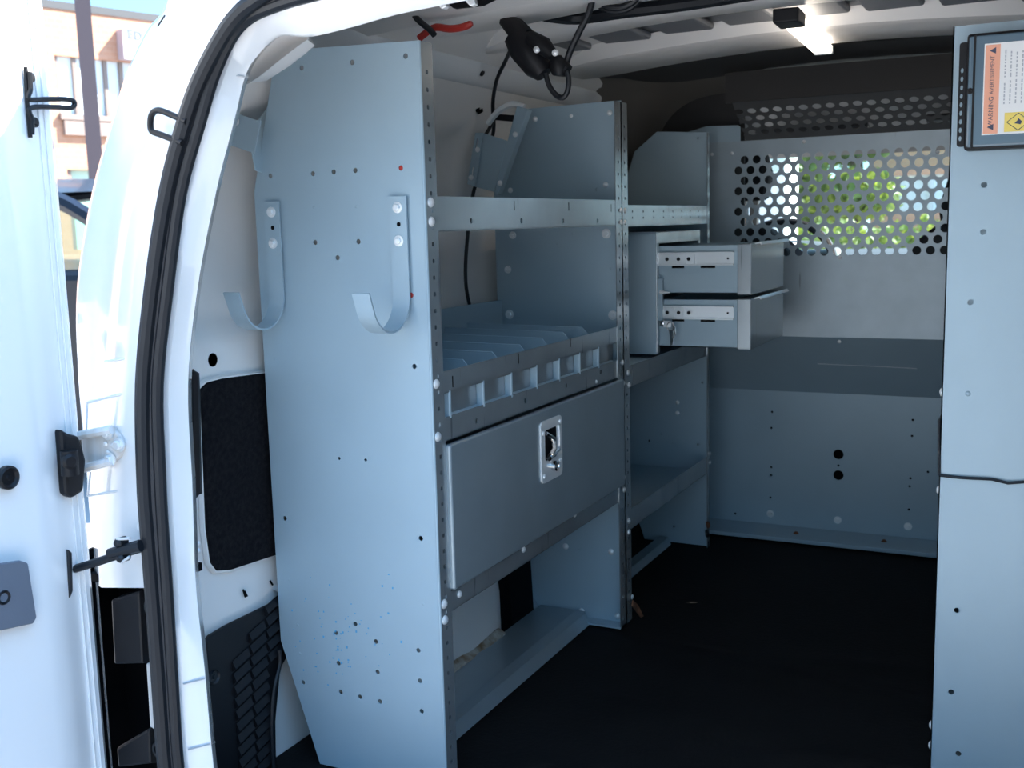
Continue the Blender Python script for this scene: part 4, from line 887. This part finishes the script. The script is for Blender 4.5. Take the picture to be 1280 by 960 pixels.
# header catches
for k, px in enumerate(((551, 3), (587, 0))):
    c_ = thing('header_catch', W(px, 1, 1.23), 'small pale metal catch in the header slot, ' + ('the one nearer the end panel' if k == 0 else 'the one nearer the cable'), 'catch', 'metal catches in the header')
    MB().prism([W((px[0] + dx, px[1] + dy_), 1, 1.225) for dx, dy_ in ((-6, -5), (5, -6), (7, 5), (1, 8), (-5, 2))], (0, 0.01, 0)).build('catch_plate', 'zinc', c_, bevel=0.001)
MB().prism([W(p, 1, 1.232) for p in ((556, 1), (600, -8), (640, -14), (600, 6), (566, 10))], (0, 0.01, 0)).build('header_slot', 'dark', bpy.data.objects['trim_1'])
# wall plug hole and torn tape
bp1 = wp((600, 90), 0.0)
MB().lathe(Vector((wall_x(bp1.z) + 0.002, bp1.y, bp1.z)), (1, 0, -0.2), [(0.0085, -0.004), (0.0085, 0.004), (0.006, 0.006)], 16).build('wall_plug', 'plastic', wl, smooth=True)
q = wp((599, 140), 0.004)
for dx, dz in ((0, 0), (0.008, 0.003), (-0.006, 0.004)): MB().obox(q + Vector((0, dx, dz)), (0.002, 0, 0), (0, 0.006, 0.002), (0, -0.001, 0.0035)).build('torn_clip', 'dark', wl)
# rusty hook at foot of the middle post
rb = thing('rusty_clip', W((795, 762), 1, 2.22), 'small rusty clip dangling at the foot of the middle shelving post', 'clip')
bolt(rb, W((790, 746), 0, FX + 0.003), (1, 0, 0), 0.006, 'dome')
MB().prism([W(p, 0, FX + 0.012) for p in ((790, 750), (796, 756), (803, 770), (800, 772), (793, 762), (789, 757))], (0.004, 0, 0)).build('clip_plate', 'rust', rb, bevel=0.001)
# hinge bits at the far post
MB().lathe(W((884, 656), 0, FX + 0.004), (1, 0, 0.2), [(0.010, 0), (0.008, 0.006), (0.003, 0.008)], 10).build('foot_bolt', 'rust', U2, smooth=True)
MB().lathe(W((883, 667), 0, FX + 0.004), (1, 0, 0.2), [(0.012, 0), (0.010, 0.006), (0.003, 0.008)], 10).build('foot_bolt', 'plastic', U2, smooth=True)

# ================================================================== CAB
M['headlining'] = mat('grey_headlining', (0.45, 0.44, 0.43), 0.9)
M['trim_dark'] = mat('dark_cab_trim', (0.02, 0.02, 0.022), 0.6)
M['cloth'] = mat('black_seat_cloth', (0.012, 0.012, 0.014), 0.9, bump=0.3)
tag(MB().loft([[Vector((x, y, z)) for x in (-1.15, CX, 0.17)] for y, z in ((3.16, 1.30), (3.60, 1.285), (3.82, 1.20), (3.94, 1.118), (3.97, 1.14), (3.90, 1.30), (3.2, 1.36))]).build('ceiling', 'headlining', smooth=True), 'pale grey headlining over the driving cab', kind='structure')
for nm, m_, lab in (('door_2', False, 'driver cab door with window opening beyond the bulkhead'), ('door_3', True, 'passenger cab door with window opening beyond the bulkhead')):
    d = thing(nm, (-1.24 if not m_ else 0.26, 3.6, 0.3), lab, 'door', kind='structure')
    mi = (lambda p: mirror(p)) if m_ else (lambda p: Vector(p))
    def poly(pts, x0, x1): return MB().prism([mi((x0, y, z)) for y, z in pts], (x1 - x0 if not m_ else x0 - x1, 0, 0))
    poly([(3.16, -0.3), (4.62, -0.3), (4.62, 0.70), (3.16, 0.80)], -1.21, -1.30).build('door_panel', 'trim_dark', d, bevel=0.01)
    poly([(3.16, 0.78), (3.27, 0.78), (3.30, 1.30), (3.16, 1.30)], -1.16, -1.22).build('pillar', 'trim_dark', d, bevel=0.008)
    MB().tube([mi((-1.20, 4.60, 0.70)), mi((-1.10, 4.25, 0.95)), mi((-1.02, 3.97, 1.12)), mi((-1.06, 3.6, 1.22)), mi((-1.10, 3.2, 1.26))], 0.035, 8).build('window_frame', 'trim_dark', d, smooth=True)
ws_g = MB().loft([[Vector((CX + a * hw, y - 0.10 * a * a, z)) for a in (-1, -0.5, 0, 0.5, 1)] for y, z, hw in ((4.72, 0.74, 0.70), (4.35, 0.95, 0.64), (4.02, 1.125, 0.55))])
tag(ws_g.build('window_1', glass('windscreen_glass', (0.86, 0.95, 0.92)), smooth=True), 'green tinted windscreen seen through the bulkhead holes', kind='structure')
tag(MB().loft([[Vector((CX + a * hw, y - 0.10 * a * a, z)) for a in (-1, -0.5, 0, 0.5, 1)] for y, z, hw in ((4.12, 1.076, 0.57), (4.025, 1.128, 0.55))]).build('window_2', glass('sunband_glass', (0.74, 0.84, 0.80)), smooth=True), 'darker teal sun band along the top of the windscreen', kind='structure')
da = thing('dashboard', (CX, 4.2, 0.4), 'black moulded dashboard beyond the bulkhead', 'dashboard')
MB().loft([[Vector((x, y, z)) for x in (-1.19, -0.9, CX, -0.1, 0.21)] for y, z in ((3.98, 0.20), (3.90, 0.45), (3.88, 0.70), (3.95, 0.775), (4.15, 0.79), (4.70, 0.74), (4.72, 0.2))]).build('dash_moulding', 'trim_dark', da, smooth=True)
MB().loft([[Vector((-0.88 + 0.20 * math.cos(t) * k, y, 0.76 + z0 + (0.07 * math.sin(t)) * k)) for t in [math.pi * j / 10 for j in range(11)]] for y, k, z0 in ((3.90, 0.9, 0), (3.96, 1.0, 0), (4.15, 0.9, 0))]).build('instrument_hood', 'trim_dark', da, smooth=True)
sw = thing('steering_wheel', (-0.88, 3.78, 0.72), 'black steering wheel ahead of the driver seat', 'steering wheel')
c0 = Vector((-0.88, 3.76, 0.73)); n0 = Vector((0, -0.87, 0.5)); u0 = Vector((1, 0, 0)); v0 = n0.cross(u0)
MB().tube([c0 + (u0 * math.cos(t) + v0 * math.sin(t)) * 0.19 for t in [2 * math.pi * k / 32 for k in range(32)]], 0.014, 8, closed=True).build('rim', 'plastic', sw, smooth=True)
MB().lathe(c0 - n0 * 0.03, n0, [(0.07, 0), (0.07, 0.03), (0.05, 0.045)], 16).build('hub', 'plastic', sw, smooth=True)
for t in (0.1, math.pi - 0.1, -math.pi / 2): MB().tube([c0, c0 + (u0 * math.cos(t) + v0 * math.sin(t)) * 0.185], 0.012, 6).build('spoke', 'plastic', sw)
def seat(cx, hx0, hx1, htop, hbot, label):
    s_ = thing('cab_seat', (cx, 3.35, -0.1), label, 'seat', 'cloth seats in the cab')
    w_ = 0.245
    P_ = [(-w_, 0.30), (-w_ * 0.98, 0.70), (-w_ * 0.82, 0.83), (-w_ * 0.55, 0.885), (w_ * 0.45, 0.888), (w_ * 0.62, 0.875), (w_ * 0.85, 0.81), (w_, 0.70), (w_, 0.30)]
    MB().prism([(cx + x, 3.30, z) for x, z in P_], (0, 0.11, 0)).build('backrest', 'cloth', s_, bevel=0.025, seg=3)
    MB().box((cx - w_, 3.36, 0.16), (cx + w_, 3.85, 0.32)).build('cushion', 'cloth', s_, bevel=0.03, seg=3)
    MB().prism([(x, 3.315, z) for x, z in ((hx0 + 0.015, hbot), (hx1 - 0.012, hbot), (hx1, hbot + 0.08), (hx1 - 0.02, htop), (hx0 + 0.03, htop), (hx0, hbot + 0.08))], (0, 0.075, 0)).build('headrest', 'cloth', s_, bevel=0.02, seg=3)
    for x in ((hx0 + hx1) / 2 - 0.045, (hx0 + hx1) / 2 + 0.045): MB().tube([(x, 3.35, hbot + 0.02), (x, 3.35, 0.86)], 0.006, 8).build('headrest_post', 'zinc', s_, smooth=True)
    MB().box((cx - 0.2, 3.36, -0.2), (cx + 0.2, 3.75, 0.16)).build('seat_base', 'trim_dark', s_)
    return s_
seat(-0.95, -1.04, -0.802, 1.115, 0.963, 'black cloth driver seat behind the holes beside the shelving')
seat(-0.185, -0.325, -0.06, 1.03, 0.845, 'black cloth passenger seat behind the holes beside the warning box panel')
tag(MB().prism([(-0.78, 3.40, 0.86), (-0.70, 3.40, 0.79), (-0.66, 3.40, 0.60), (-0.69, 3.40, 0.60), (-0.725, 3.40, 0.78), (-0.80, 3.40, 0.85)], (0, 0.004, 0)).build('seat_belt', 'grey_plastic'), 'grey seat belt webbing over the driver seat shoulder', 'seat belt')
for xx0, xx1, y_, z_, lab in ((-0.93, -0.57, 3.72, 1.155, 'black sun visor above the driver seat'), (-0.40, -0.08, 3.72, 1.165, 'black sun visor above the passenger seat')):
    tag(MB().obox(((xx0 + xx1) / 2, y_, z_ + 0.02), ((xx1 - xx0) / 2, 0, 0), (0, 0.08, -0.02), (0, 0.003, 0.010)).build('sun_visor', 'trim_dark', bevel=0.006), lab, 'sun visor')
hood = MB().loft([[Vector((x, y, z - 0.06 * abs((x - CX) / 0.8) ** 3)) for x in (-1.25, -1.0, -0.75, CX, -0.22, 0.02, 0.27)] for y, z in ((4.70, 0.77), (4.95, 0.735), (5.25, 0.64), (5.40, 0.40), (5.42, -0.2))])
tag(hood.build('wall_front', 'white', smooth=True), 'white bonnet of the van beyond the windscreen', kind='structure')
tag(MB().box((-1.22, 3.9, -0.15), (0.25, 4.7, -0.10)).build('floor', 'trim_dark'), 'dark cab floor', kind='structure')

# ================================================================== OUTSIDE
GZ = -0.52
g = MB().box((-70, -50, GZ - 0.1), (70, 90, GZ)).build('ground', mat('pale_worn_asphalt', (0.36, 0.35, 0.34), 0.9, noise=0.25, scale=0.6))
tag(g, 'pale worn asphalt of the car park around the van', kind='structure')
def bricks(name, c1, c2, mortar, scale):
    m = mat(name, c1, 0.85); n = m.node_tree.nodes; L = m.node_tree.links
    b = n.new('ShaderNodeTexBrick'); b.inputs['Color1'].default_value = (*c1, 1); b.inputs['Color2'].default_value = (*c2, 1); b.inputs['Mortar'].default_value = (*mortar, 1); b.inputs['Scale'].default_value = scale; b.inputs['Mortar Size'].default_value = 0.012
    t = n.new('ShaderNodeTexCoord'); sx = n.new('ShaderNodeSeparateXYZ'); cx_ = n.new('ShaderNodeCombineXYZ'); ad = n.new('ShaderNodeMath'); ad.operation = 'ADD'
    L.new(t.outputs['Object'], sx.inputs[0]); L.new(sx.outputs['X'], ad.inputs[0]); L.new(sx.outputs['Y'], ad.inputs[1]); L.new(ad.outputs[0], cx_.inputs['X']); L.new(sx.outputs['Z'], cx_.inputs['Y']); L.new(cx_.outputs[0], b.inputs['Vector']); L.new(b.outputs['Color'], n['Principled BSDF'].inputs['Base Color'])
    return m
M['brick'] = bricks('orange_brick', (0.46, 0.235, 0.15), (0.42, 0.215, 0.135), (0.45, 0.28, 0.20), 2.2)
M['pane'] = mat('window_with_white_blinds', (0.62, 0.66, 0.68), 0.15, noise=0.1, scale=0.7)
M['pane_white'] = mat('white_blind_behind_glass', (0.86, 0.90, 0.90), 0.3)
M['pane_green'] = mat('greenish_window', (0.40, 0.55, 0.47), 0.12)
M['mullion'] = mat('brown_window_frame', (0.20, 0.15, 0.13), 0.6)
M['stone'] = mat('stone_sill', (0.22, 0.17, 0.15), 0.8)
M['white_wall'] = mat('white_render', (0.82, 0.82, 0.80), 0.8)
# --- brick building beyond the open door; its own axis runs away to the right
U_ = Vector((0.267, 0.9636, 0)); N_ = Vector((0.9636, -0.267, 0)); P0_ = CAM + ray((62, 8)) / ray((62, 8)).y * 17.0
def fac(px, off=0.0):
    d = ray(px); q = P0_ + N_ * off; t = (q - CAM).dot(N_) / d.dot(N_); p = CAM + d * t; return (p - q).dot(U_), p.z
def fbox(mb, s0, s1, z0, z1, d0, d1):
    c = P0_ + U_ * ((s0 + s1) / 2) + N_ * ((d0 + d1) / 2); c = Vector((c.x, c.y, (z0 + z1) / 2))
    return mb.obox(c, U_ * abs(s1 - s0) / 2, N_ * abs(d1 - d0) / 2, (0, 0, abs(z1 - z0) / 2))
BG = thing('brick_building', (P0_.x, P0_.y, GZ), 'orange brick building with white sign and banded windows beyond the open door', 'building')
ztop = fac((62, 10))[1]
w1 = (fac((70, 100))[0], fac((70, 142))[1], fac((70, 69))[1]); w2 = (fac((86, 240))[0], fac((100, 312))[1], fac((86, 212))[1])
sEnd = 26.0
wb = MB()
fbox(wb, -14, sEnd, w1[2], ztop, -0.4, 0); fbox(wb, -14, w1[0], w1[1], w1[2], -0.4, 0); fbox(wb, -14, sEnd, w2[2], w1[1], -0.4, 0); fbox(wb, -14, w2[0], GZ, w2[2], -0.4, 0); fbox(wb, w2[0], sEnd, GZ, w2[1], -0.4, 0)
fbox(wb, -14, sEnd, GZ, ztop - 0.2, -9, -0.4)
wb.build('wall', 'brick', BG)
fbox(MB(), -14.1, sEnd, ztop, ztop + 0.16, -0.5, 0.03).build('parapet_cap', mat('grey_metal_coping', (0.05, 0.052, 0.056), 0.6), BG)
s_m = [w1[0], fac((93.5, 100))[0], fac((112, 100))[0], fac((132, 100))[0]]
stp = s_m[3] - s_m[2]
while s_m[-1] < sEnd - stp: s_m.append(s_m[-1] + stp)
for a_, b_ in zip(s_m, s_m[1:]):
    wn = fbox(MB(), a_, a_ + 0.09, w1[1], w1[2], -0.16, -0.06).build('window', 'mullion', BG)
    fbox(MB(), a_ + 0.09, b_, w1[1], w1[2], -0.18, -0.12).build('pane', 'pane', wn)
fbox(MB(), w1[0], sEnd, w1[1] - 0.12, w1[1], -0.25, 0.10).build('window_sill', 'stone', BG)
k_ = fac((78, 152)); fbox(MB(), k_[0], k_[0] + 3.2, k_[1] - 0.28, k_[1] + 0.02, 0, 0.10).build('stone_panel', 'stone', BG)
sp = w2[0]
while sp < sEnd - 1.2:
    wn = fbox(MB(), sp, sp + 0.12, w2[1], w2[2], -0.22, -0.06).build('window', 'mullion', BG); fbox(MB(), sp + 0.12, sp + 1.5, w2[1], w2[2], -0.26, -0.20).build('pane', 'pane_green', wn); sp += 1.5
s0_, _ = fac((155, 55), 0.3); zt_ = fac((157, 36), 0.3)[1]; zb_ = fac((157, 73), 0.3)[1]
SG = thing('wall_sign', P0_ + U_ * (s0_ + 2.5) + N_ * 0.15 + Vector((0, 0, zb_ - P0_.z)), 'white box sign with blue lettering high on the brick building', 'sign')
fbox(MB(), s0_, s0_ + 5.0, zb_, zt_, 0.0, 0.26).build('sign_box', mat('sign_cabinet_mauve', (0.42, 0.36, 0.40), 0.6), SG)
fbox(MB(), s0_, s0_ + 5.0, zb_, zt_, 0.26, 0.30).build('sign_face', 'white_wall', SG)
M['sign_blue'] = mat('sign_blue', (0.13, 0.14, 0.30), 0.6)
for ch, px in (('E', (163, 43)), ('D', (173, 45))):
    cu = bpy.data.curves.new('sign_letter', 'FONT'); cu.body = ch; cu.size = (zt_ - zb_) * 0.42; cu.align_x = 'CENTER'; cu.align_y = 'CENTER'; cu.extrude = 0.01; cu.offset = 0.012
    t = bpy.data.objects.new('sign_letter', cu); COL.objects.link(t); bpy.context.view_layer.update()
    me = bpy.data.meshes.new_from_object(t.evaluated_get(bpy.context.evaluated_depsgraph_get())); bpy.data.objects.remove(t)
    o = bpy.data.objects.new('sign_letter', me); me.materials.clear(); me.materials.append(M['sign_blue'])
    s1_, z1_ = fac(px, 0.31); p = P0_ + U_ * s1_ + N_ * 0.31; p.z = z1_
    o.location = p - root_loc(SG); o.rotation_euler = Matrix((U_, Vector((0, 0, 1)), N_)).transposed().to_euler(); link(o, SG)
# --- steel post in front of the building
pc = CAM + ray((106, 40)) / ray((106, 40)).y * 9.0
po = MB(); q = Vector((pc.x, pc.y, 0)); dv = Vector((0.68, 0.73, 0)); dn_ = Vector((0.73, -0.68, 0))
po.obox((q.x, q.y, 3.2), dv * 0.082, dn_ * 0.082, (0, 0, 3.72))
tag(po.build('lamp_post', mat('mauve_brown_post_paint', (0.085, 0.06, 0.066), 0.6)), 'tall mauve brown square post in front of the brick building', 'post')
# --- dark car parked beside the van
CO = thing('parked_car', (-6.2, 5.2, GZ), 'dark blue parked car glimpsed between the open door and the van', 'car')
M['car_paint'] = mat('dark_blue_car_paint', (0.010, 0.012, 0.020), 0.3, spec=0.3, coat=0.15)
M['car_glass'] = glass('car_window_glass', (0.82, 0.90, 0.88))
cyn, cyf = 4.35, 6.05            # near and far side
body = [(-8.3, -0.15), (-8.35, 0.25), (-8.1, 0.66), (-7.6, 0.74), (-4.7, 0.72), (-3.9, 0.62), (-3.62, 0.42), (-3.6, -0.15), (-4.0, -0.25), (-7.9, -0.25)]
MB().prism([(x, cyn, z) for x, z in body], (0, cyf - cyn, 0)).build('body', 'car_paint', CO, bevel=0.06, seg=3)
roofp = [(-7.7, 0.74), (-7.35, 1.08), (-6.9, 1.19), (-6.2, 1.23), (-5.55, 1.20), (-5.12, 1.12), (-4.75, 0.95), (-4.35, 0.70)]
for y in (cyn + 0.06, cyf - 0.06): MB().tube(cr([Vector((x, y, z)) for x, z in roofp], 3), 0.05, 8).build('roof_rail', 'car_paint', CO, smooth=True)
MB().loft([[Vector((x, cyn + 0.06, z + 0.035)), Vector((x, 5.2, z + 0.07)), Vector((x, cyf - 0.06, z + 0.035))] for x, z in roofp[1:6]]).build('roof', 'car_paint', CO, smooth=True)
for x0_, x1_ in ((-6.55, -6.45),):
    for y in (cyn + 0.05, cyf - 0.07): MB().box((x0_, y, 0.70), (x1_, y + 0.04, 1.18)).build('pillar', 'car_paint', CO)
for y in (cyn + 0.06, cyf - 0.06): MB().prism([(x, y, z) for x, z in roofp], (0, 0.004, 0)).build('side_glass', 'car_glass', CO)
for x in (-7.5, -4.45):
    for y in (cyn - 0.02, cyf - 0.18):
        wv = MB().lathe((x, y, -0.19), (0, 1, 0), [(0.20, 0), (0.33, 0.01), (0.33, 0.19), (0.20, 0.20)], 20).build('wheel', 'rubber', CO, smooth=True)
        MB().lathe((x, y - 0.005, -0.19), (0, 1, 0), [(0.19, 0), (0.19, 0.02)], 20).build('rim', 'zinc', wv)
# --- brick building ahead with a white band of windows
B2 = thing('brick_building', (-2.0, 30, GZ), 'orange brick building with white window band seen through the windscreen', 'building')
M['brick_brightened'] = bricks('brightened_orange_brick', (0.74, 0.40, 0.25), (0.68, 0.35, 0.22), (0.65, 0.42, 0.30), 2.2)  # orange brick lightened in colour to stand in for sun on this front
MB().box((-4.6, 30, 1.90), (9, 38, 4.2)).build('upper_wall', 'brick_brightened', B2)
MB().box((-4.6, 30, GZ), (9, 38, 0.95)).build('lower_wall', 'brick_brightened', B2)
MB().box((-4.7, 29.9, 4.2), (9.1, 38, 4.35)).build('coping', 'stone', B2)
for k in range(9):
    x = -4.6 + k * 1.45; wn = MB().box((x, 29.95, 0.95), (x + 0.10, 30.2, 1.90)).build('window', 'white_wall', B2); MB().box((x + 0.10, 30.1, 0.95), (x + 1.45, 30.2, 1.90)).build('pane', 'pane_white', wn)
WB = thing('white_bay', (-6.0, 20, GZ), 'white rendered wall with a flat coping ahead of the van on the driver side', 'wall')
MB().box((-9.5, 18.0, GZ), (-4.10, 19.0, 2.6)).build('bay_wall', 'white_wall', WB); MB().box((-9.6, 17.95, 2.6), (-4.05, 19.05, 2.75)).build('coping', 'stone', WB)
# --- trees, hedge
M['leaf'] = mat('leaf_green', (0.07, 0.16, 0.05), 0.5, col2=(0.16, 0.25, 0.05), scale=0.9)
def leafy(m):
    n = m.node_tree.nodes; L = m.node_tree.links; b = n['Principled BSDF']; o = n['Material Output']
    t = n.new('ShaderNodeBsdfTranslucent'); t.inputs['Color'].default_value = (0.42, 0.50, 0.08, 1); x = n.new('ShaderNodeMixShader'); x.inputs[0].default_value = 0.45
    L.new(b.outputs[0], x.inputs[1]); L.new(t.outputs[0], x.inputs[2]); L.new(x.outputs[0], o.inputs['Surface'])
leafy(M['leaf'])
M['bark'] = mat('bark', (0.10, 0.07, 0.05), 0.9, noise=0.5, scale=8)
def leaves(clumps, n, size, name, parent=None, seed=1):
    r = random.Random(seed); vs_ = []; fs_ = []
    for k in range(n):
        c, rad = r.choice(clumps); d = Vector((r.gauss(0, 1), r.gauss(0, 1), r.gauss(0, 1))).normalized(); p = Vector(c) + Vector((d.x * rad[0], d.y * rad[1], d.z * rad[2])) * r.uniform(0.6, 1.0)
        a = Vector((r.gauss(0, 1), r.gauss(0, 1), r.gauss(0, 1))).normalized() * size * r.uniform(0.6, 1.2); b = a.orthogonal().normalized() * a.length * 0.45
        i = len(vs_); vs_ += [p - a, p + b, p + a, p - b]; fs_.append((i, i + 1, i + 2, i + 3))
    m = MB(); m.v = vs_; m.f = fs_; return m.build(name, 'leaf', parent)
def tree(x, y, h, r, label, seed):
    t = thing('tree', (x, y, GZ), label, 'tree', 'trees ahead of the van')
    rr = random.Random(seed)
    MB().tube([(x, y, GZ), (x + 0.1, y, GZ + h * 0.4), (x, y, GZ + h * 0.7)], [0.2, 0.14, 0.06], 8).build('trunk', 'bark', t, smooth=True)
    cl = [((x + rr.uniform(-.5, .5) * r, y + rr.uniform(-.5, .5) * r, GZ + h * 0.45 + rr.uniform(-.3, .3) * h * 0.75), (r * 0.6, r * 0.6, r * 0.5)) for _ in range(9)]
    leaves(cl, 4200, 0.20, 'foliage', t, seed)
tree(-5.75, 22.0, 6.0, 1.15, 'leafy tree nearest the white wall ahead of the van', 11)
tree(-5.55, 27.5, 6.5, 1.5, 'leafy tree behind the others, seen between the white wall and the brick building', 12)
tree(-4.05, 24.0, 5.5, 0.9, 'slim leafy tree nearest the brick building ahead', 13)
hd_ = thing('hedge', (-1.0, 20.5, GZ), 'sunlit green hedge below the window band ahead of the van', 'hedge')
leaves([((-4.4 + 0.45 * k, 20.5, 0.15), (0.45, 0.4, 0.55 + 0.10 * (k % 3))) for k in range(17)], 7000, 0.11, 'foliage', hd_, 5)
MB().box((-4.5, 20.4, GZ), (3, 20.6, 0.2)).build('hedge_core', 'bark', hd_)
# --- red car across the road
RC = thing('parked_car', (-1.75, 14.0, GZ), 'small red parked car far ahead, low behind the passenger seat', 'car')
M['red_paint'] = mat('red_car_paint', (0.30, 0.015, 0.03), 0.25, coat=0.5)
MB().prism([(x, 13.3, z) for x, z in ((-2.25, -0.3), (-2.25, 0.15), (-1.9, 0.30), (-0.3, 0.32), (1.3, 0.2), (1.6, 0.0), (1.6, -0.3))], (0, 1.6, 0)).build('body', 'red_paint', RC, bevel=0.06)
MB().prism([(x, 13.4, z) for x, z in ((-1.75, 0.3), (-1.45, 0.70), (-0.4, 0.72), (0.35, 0.32))], (0, 1.4, 0)).build('cabin', 'car_paint', RC, bevel=0.05)
for x in (-1.6, 0.9): MB().lathe((x, 13.28, -0.22), (0, 1, 0), [(0.30, 0), (0.30, 0.2)], 18).build('wheel', 'rubber', RC, smooth=True)


# --- unseen dark van shape, added to block light from the right rear
NV = thing('light_blocker_van', (3.4, -0.8, GZ), 'dark van shape added out of view to block light into the load space', 'van')
MB().prism([(2.5, y, z) for y, z in ((-3.3, -0.25), (-3.3, 1.45), (-3.1, 1.55), (0.9, 1.55), (1.45, 0.95), (2.05, 0.62), (2.15, 0.3), (2.15, -0.25))], (1.8, 0, 0)).build('body', 'car_paint', NV, bevel=0.08, seg=3)
for y in (-2.5, 1.3):
    for x in (2.46, 4.15): MB().lathe((x, y, -0.20), (1, 0, 0), [(0.2, 0), (0.32, 0.01), (0.32, 0.19), (0.2, 0.2)], 18).build('wheel', 'rubber', NV, smooth=True)
